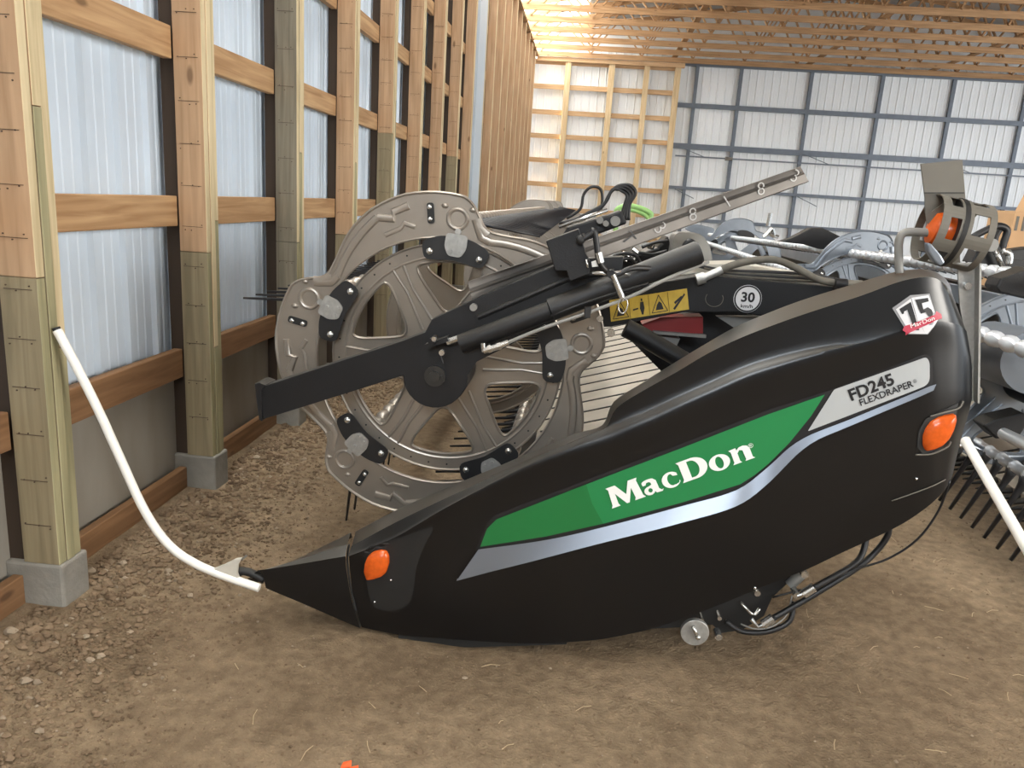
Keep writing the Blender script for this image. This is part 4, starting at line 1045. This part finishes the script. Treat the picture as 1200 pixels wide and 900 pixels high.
for s, px, py, mk, rot in (('T', 737, 279, 'ink', -70), ('3', 774, 267, 'chalk', -65), ('8', 812, 251, 'chalk', -10), ('1', 852, 236, 'chalk', 20), ('8', 892, 221, 'chalk', -10), ('3', 932, 206, 'chalk', -40)):
    u = (px - 548) / 392; Yc = 2.69 + .5 * u - .012; c = P(px, py, Yc)
    g_, f_ = text_geo(s, -.012)
    cx = (min(v.x for v in g_) + max(v.x for v in g_)) / 2; cy = (min(v.y for v in g_) + max(v.y for v in g_)) / 2
    sz = .07; a = math.radians(rot + 20)
    slope = .5 / ((P(948, 213, 3.19) - P(555, 358, 2.69)).x)
    out = []
    for v in g_:
        x = (v.x - cx) * sz; z = (v.y - cy) * sz
        X = x * math.cos(a) - z * math.sin(a); Z = x * math.sin(a) + z * math.cos(a)
        out.append(V(c.x + X, c.y + X * slope, c.z + Z))
    mk_ = MB().add(out, f_).build('chalk_mark', M[mk], CHN, fixn=False)

# ================================================================== second header behind on the right
H2 = empty('combine_header', (2.6, 4.6, 0), 'second combine header with blue grey reel discs parked behind the black one at right', 'header')
C2 = (2.26, .875); P2 = 78
for i, yy in enumerate((4.0, 6.5, 11.7)):
    if i: cam_ring(C2[0], C2[1], yy - .03, P2, H2, M['coolgrey'], i < 2)
    spoke_wheel(C2[0], C2[1], yy, 20, H2, M['coolgrey'], i < 2)
    if i < 3:
        for k in range(5): link_plate(C2[0], C2[1], yy - .03, P2 + 72 * k, H2, i < 2)
def axis_pt(px, py, Y, Yn):   # point on the line through P parallel to the machine, moved to depth Yn
    q = P(px, py, Y); return V(q.x, Yn, q.z)
a0 = P(1215, 325, 3.85); a1 = P(830, 275, 14.0); dd_ = (a1 - a0) / (a1.y - a0.y)
bat(C2[0], C2[1], P2, 3.0, 14.0, -12, H2, M['coolbead'], 20, L=.26, c0=a0 + dd_ * (3.0 - a0.y), c1=a1)
bat(C2[0], C2[1], P2 + 72, 2.9, 15.5, -8, H2, M['coolbead'], 20, L=.26)
q_ = P(1137, 515, 4.2)
bat(C2[0], C2[1], 0, 3.1, 9.5, 250, H2, M['coolbead'], 24, L=.36, plain=True, c0=q_, c1=q_, tr=1.9)
MB().cyl((C2[0], 9.5, C2[1]), (0, 1, 0), .10, 12, 24).build('reel_shaft', M['blackpaint'], H2, smooth=40)
# deck + back of second header
def dk2(t, y, n=0): return V(2.45 + t * math.cos(al) - n * math.sin(al), y, .24 + t * math.sin(al) + n * math.cos(al))
d2 = MB()
def slab2(mb, t0, t1, ya, yb, n0, n1):
    vs_ = [dk2(t, y, n) for n in (n0, n1) for t, y in ((t0, ya), (t1, ya), (t1, yb), (t0, yb))]
    mb.add(vs_, [(0, 3, 2, 1), (4, 5, 6, 7), (0, 1, 5, 4), (1, 2, 6, 5), (2, 3, 7, 6), (3, 0, 4, 7)])
slab2(d2, 0, 1.05, 3, 16, -.04, 0); d2o = d2.build('draper_belt', M['slat'], H2)
s2 = MB(); yy = 3.02
while yy < 16: slab2(s2, .02, 1.03, yy, yy + .016, -.002, .006); yy += .28
s2 = s2.build('belt_slats', M['slat_gap'], d2o); s2['kind'] = 'stuff'
b2 = MB(); slab2(b2, 1.05, 1.09, 3, 16, 0, .62); b2.build('back_sheet', M['blackpaint'], H2)
MB().bar(dk2(1.1, 3, .5), dk2(1.1, 16, .5), .16, .16).build('top_cross_tube', M['coolgrey'], H2, bevel=.01)
g2 = MB(); yy = 3.2
while yy < 12:
    a = dk2(-.02, yy, .0); b = dk2(-.17, yy, .01); g2.tube([a, a.lerp(b, .5), b], [.018, .013, .003], 6); yy += .076
g2 = g2.build('knife_guards', M['blackpaint'], H2, smooth=True); g2['kind'] = 'stuff'
# black reel arms of the second header
def arm2(pts, Y, name='reel_arm'):
    return MB().plate([pxpoly(pts, Y)], Y - .06, Y + .06).build(name, M['blackpaint'], H2, bevel=.008)
arm2([(912, 283), (925, 279), (948, 267), (962, 267), (985, 278), (990, 288), (960, 292), (940, 286)], 6.9)
arm2([(1141, 290), (1146, 284), (1158, 281), (1165, 287), (1172, 300), (1200, 306), (1200, 320), (1150, 316), (1132, 308)], 4.6)
arm2([(1160, 335), (1165, 325), (1200, 312), (1200, 350), (1165, 342)], 3.7, 'arm_plate')
arm2([(1145, 495), (1158, 488), (1192, 480), (1199, 487), (1192, 500), (1185, 510), (1160, 510)], 3.85, 'arm_plate')
MB().tube([P(1160, 410, 3.9), P(1215, 425, 3.4)], .14, 24).build('drive_drum', M['coolgrey'], H2, smooth=40)
hose([(1140, 278, 4.6), (1155, 270, 4.6), (1170, 265, 4.6), (1180, 270, 4.6), (1176, 285, 4.6), (1172, 300, 4.6)], .02, 'hose', M['rubber'], H2)
hose([(1172, 268, 4.7), (1166, 280, 4.7), (1168, 292, 4.7), (1178, 298, 4.7)], .018, 'hose', M['rubber'], H2)
MB().tube([P(1164, 288, 4.5), P(1175, 314, 4.5)], .014, 10).build('rod', M['zinc'], H2, smooth=True)
MB().cyl(P(1160, 287, 4.5), (0, 1, 0), .035, .05, 16).build('pivot', M['plastic_grey'], H2, smooth=40)
MB().ball(P(1145, 290, 4.5), .022).build('bolt', M['zinc'], H2, smooth=40)
hose([(1175, 294, 4.4), (1183, 298, 4.4), (1182, 310, 4.4)], .018, 'hose_fitting', M['zinc'], H2)
arm2([(1176, 293, ), (1205, 289), (1205, 308), (1180, 306)], 5.0, 'side_plate')
# grey curved fairings between the discs
for pts, Y in (([(830, 290), (850, 272), (862, 268), (880, 266), (888, 276), (872, 279), (846, 285), (832, 296)], 12.5), ([(845, 275), (855, 264), (875, 262), (880, 272)], 14), ([(800, 268), (815, 262), (840, 268), (830, 280)], 15.5)):
    MB().plate([rpoly(pxpoly(pts, Y), .1, 3)], Y, Y + .05).build('fairing', M['coolgrey'], H2, bevel=.01)
mt_ = MB()
for a, b in (((895, 278), (905, 268)), ((905, 268), (908, 278)), ((900, 265), (903, 250)), ((912, 278), (902, 274))): mt_.tube([P(*a, 9), P(*b, 9)], .025, 6)
mt_.build('marker_bracket', M['zinc'], H2)
wr = MB().tube([P(1131, 516, 3.6), P(1200, 637, 3.0), P(1225, 680, 2.85)], .022, 14).build('divider_rod', M['whitepipe'], H2, smooth=40)
MB().tube([P(1130, 514, 3.61), P(1132, 518, 3.6)], .023, 12).build('rod_cap', M['offwhite'], wr)
MB().tube([P(1176, 508, 3.7), P(1215, 527, 3.4)], .028, 12).build('chrome_rod', M['coolbead'], H2, smooth=40)

# ================================================================== small things
bx = MB()
bxp = P(1183, 279, 6.5)
MB().box((3.30, 6.4, 1.09), (bxp.x + .55, 7.0, 1.125)).build('rear_platform', M['blackpaint'], H2)
MB().box((bxp.x + .4, 6.6, 0), (bxp.x + .48, 6.68, 1.09)).build('platform_leg', M['blackpaint'], H2)
bx.box((bxp.x, 6.5, 1.13), (bxp.x + .5, 6.9, bxp.z + .21)); bx = bx.build('cardboard_box', M['card'], None, bevel=.004)
fl = MB(); fl.add([V(bxp.x, 6.5, bxp.z + .21), V(bxp.x + .5, 6.5, bxp.z + .21), V(bxp.x + .52, 6.56, bxp.z + .34), V(bxp.x + .07, 6.56, bxp.z + .34)], [(0, 1, 2, 3)]); fl.build('flap', M['card'], bx)
pr = MB()
for k in range(9): pr.box((bxp.x + .02 + k * .05, 6.495, bxp.z + .06), (bxp.x + .04 + k * .05, 6.499, bxp.z + .17))
pr.build('printed_stripes', M['taupe'], bx)
tag(bx, 'brown cardboard box with printed stripes on top of the second header at the right edge', 'box')
_e = P(722, 252, 15); _f = P(762, 256, 15)
ghm = MB(); ghm.tube(smoothpath([V(_e.x + .02, 15, 1.1)] + [P(x, y, 15) for x, y in ((722, 252), (724, 245), (735, 241), (750, 244), (762, 250), (762, 256))] + [V(_f.x - .1, 15, 1.1)], 5), .05, 8)
ghm.tube(smoothpath([P(x, y, 15) for x, y in ((728, 252), (735, 246), (750, 249), (760, 258))] + [V(_f.x - .2, 15, 1.1)], 5), .04, 8)
GH = ghm.build('garden_hose', M['greenhose'], None, smooth=True); tag(GH, 'loop of green hose far back before the timber framed part of the wall', 'hose')
orx = PZ(414, 901); op = MB()
for k in range(2):
    a = orx + V(-.04 + k * .025, random.uniform(-.01, .01), .006 + gz(orx.x, orx.y)); op.add([a, a + V(.03, .004, .004), a + V(.026, .022, .01), a + V(.002, .02, .002)], [(0, 1, 2, 3)]); 
    op.add([a + V(0, 0, -.004), a + V(.03, .004, 0), a + V(.026, .022, .006), a + V(.002, .02, -.002)], [(3, 2, 1, 0)])
OR = op.build('orange_scrap', M['orange'], None); tag(OR, 'small torn orange scrap on the dirt at the bottom edge', 'scrap')

# loose stones (uncountable) and straw
def stone(mb, x, y, s):
    mi_ = 0 if random.random() < .93 else 1
    z = gh(x, y); c = V(x, y, z + s * .25); n = 6; vs_ = []
    a0 = random.random() * 6
    for ri, (rr_, zz) in enumerate(((.75, -.35), (1, .1), (.55, .55))):
        for k in range(n):
            a = a0 + 2 * PI * k / n; q = rr_ * s * random.uniform(.55, 1.3)
            vs_.append(c + V(q * math.cos(a), q * math.sin(a) * .8, zz * s * random.uniform(.8, 1.1)))
    vs_.append(c + V(0, 0, s * .62))
    fs_ = [(r * n + k, r * n + (k + 1) % n, (r + 1) * n + (k + 1) % n, (r + 1) * n + k) for r in range(2) for k in range(n)] + [(2 * n + k, 2 * n + (k + 1) % n, 3 * n) for k in range(n)]
    mb.add(vs_, fs_, mi_)
gv = MB()
def clear(x, y): return not (y > 2.5 and x > -.98 + .12)
def inpost(x, y): return x < -1.76 and ((y - Y0 + .03) % PITCH) < .19
for _ in range(19000):
    y = 1.05 + 8 * random.random() ** 1.6
    d = abs(random.gauss(0, .50)) ; x = -1.87 + d
    if inpost(x, y) or not clear(x, y): continue
    m_s = max(.25, 1 - d / 1.1)
    stone(gv, x, y, random.choice((.004, .005, .006, .008, .010, .014)) * random.uniform(.6, 1.9) * m_s)
for _ in range(9000):
    y = .95 + 2.8 * random.random(); x = random.uniform(-1.7, 2.7)
    if clear(x, y): stone(gv, x, y, random.choice((.0015, .002, .0025, .003, .004, .006)) * random.uniform(.6, 1.2))
for _ in range(1500):
    y = 2.6 + 2 * random.random(); x = random.uniform(1.5, 3.2)
    stone(gv, x, y, random.choice((.002, .003, .004, .006)) * random.uniform(.6, 1.2))
GV = gv.build('gravel', [M['stone'], M['stone_pale']], None, fixn=False, smooth=30); tag(GV, 'loose gravel and dirt clods scattered over the floor, thickest along the left wall', 'gravel', kind='stuff')
for i, (px, py, s, lb) in enumerate(((491, 876, .016, 'pale flat stone on the dirt at the bottom, left of the dark oil spot'), (545, 790, .010, 'small round pebble below the middle of the black shield'), (208, 743, .014, 'tan pebble on the dirt below the curved white rod'), (566, 878, .012, 'brown stone on the bottom edge beside the dark oil spot'))):
    c = PZ(px, py); sm_ = MB(); stone(sm_, c.x, c.y, s); o = sm_.build('stone', [M['stone'], M['stone_pale']], None, fixn=False, smooth=30); tag(o, lb, 'stone')
sw = MB()
for _ in range(110):
    y = 1.2 + random.random() * 3.2; x = random.uniform(-1.2, 2.8); L_ = random.uniform(.02, .08); a = random.random() * PI
    z = gh(x, y) + .004; d = V(math.cos(a), math.sin(a), 0)
    sw.tube([V(x, y, z), V(x, y, z + .004) + d * L_ * .5 + V(-d.y, d.x, 0) * L_ * .06, V(x, y, z) + d * L_], .0013, 4)
SW = sw.build('straw', M['straw'], None); tag(SW, 'short dry straw bits scattered on the dirt floor', 'straw', kind='stuff')

# ------------------------------------------------------------------ light
w = bpy.data.worlds.new('world'); scn.world = w; w.use_nodes = True
bgn = w.node_tree.nodes['Background']; bgn.inputs[0].default_value = (0.86, 0.93, 1.0, 1); bgn.inputs[1].default_value = 1.5
def area(name, loc, target, sx, sy, power, col):
    l = bpy.data.lights.new(name, 'AREA'); l.shape = 'RECTANGLE'; l.size = sx; l.size_y = sy; l.energy = power; l.color = col
    o = bpy.data.objects.new(name, l); COL.objects.link(o); o.location = loc
    o.rotation_euler = (Vector(target) - Vector(loc)).to_track_quat('-Z', 'Y').to_euler(); return o
area('side_door_daylight', (7.2, -1.2, 2.8), (0, 4, .6), 3, 2.5, 430, (1, .95, .87))
area('far_wall_fill', (15, 12, 3), (5, 25, 2.2), 5, 4, 560, (.95, .98, 1))  # added fill lamp to brighten the far wall, not an actual door
area('shield_highlight_lamp', (.1, -6.8, 4.7), (.8, 2.6, 1), 3.6, 1.3, 340, (.85, .93, 1))  # added lamp behind the camera, aimed for the highlight on the shield crease
sl_ = bpy.data.lights.new('sun', 'SUN'); sl_.energy = 42; sl_.angle = .01; sl_.color = (1, .95, .86)
so_ = bpy.data.objects.new('sun', sl_); COL.objects.link(so_); so_.location = (-5, 0, 9); so_.rotation_euler = V(.80, -.10, -.58).to_track_quat('-Z', 'Y').to_euler()
vs.exposure = 0.27
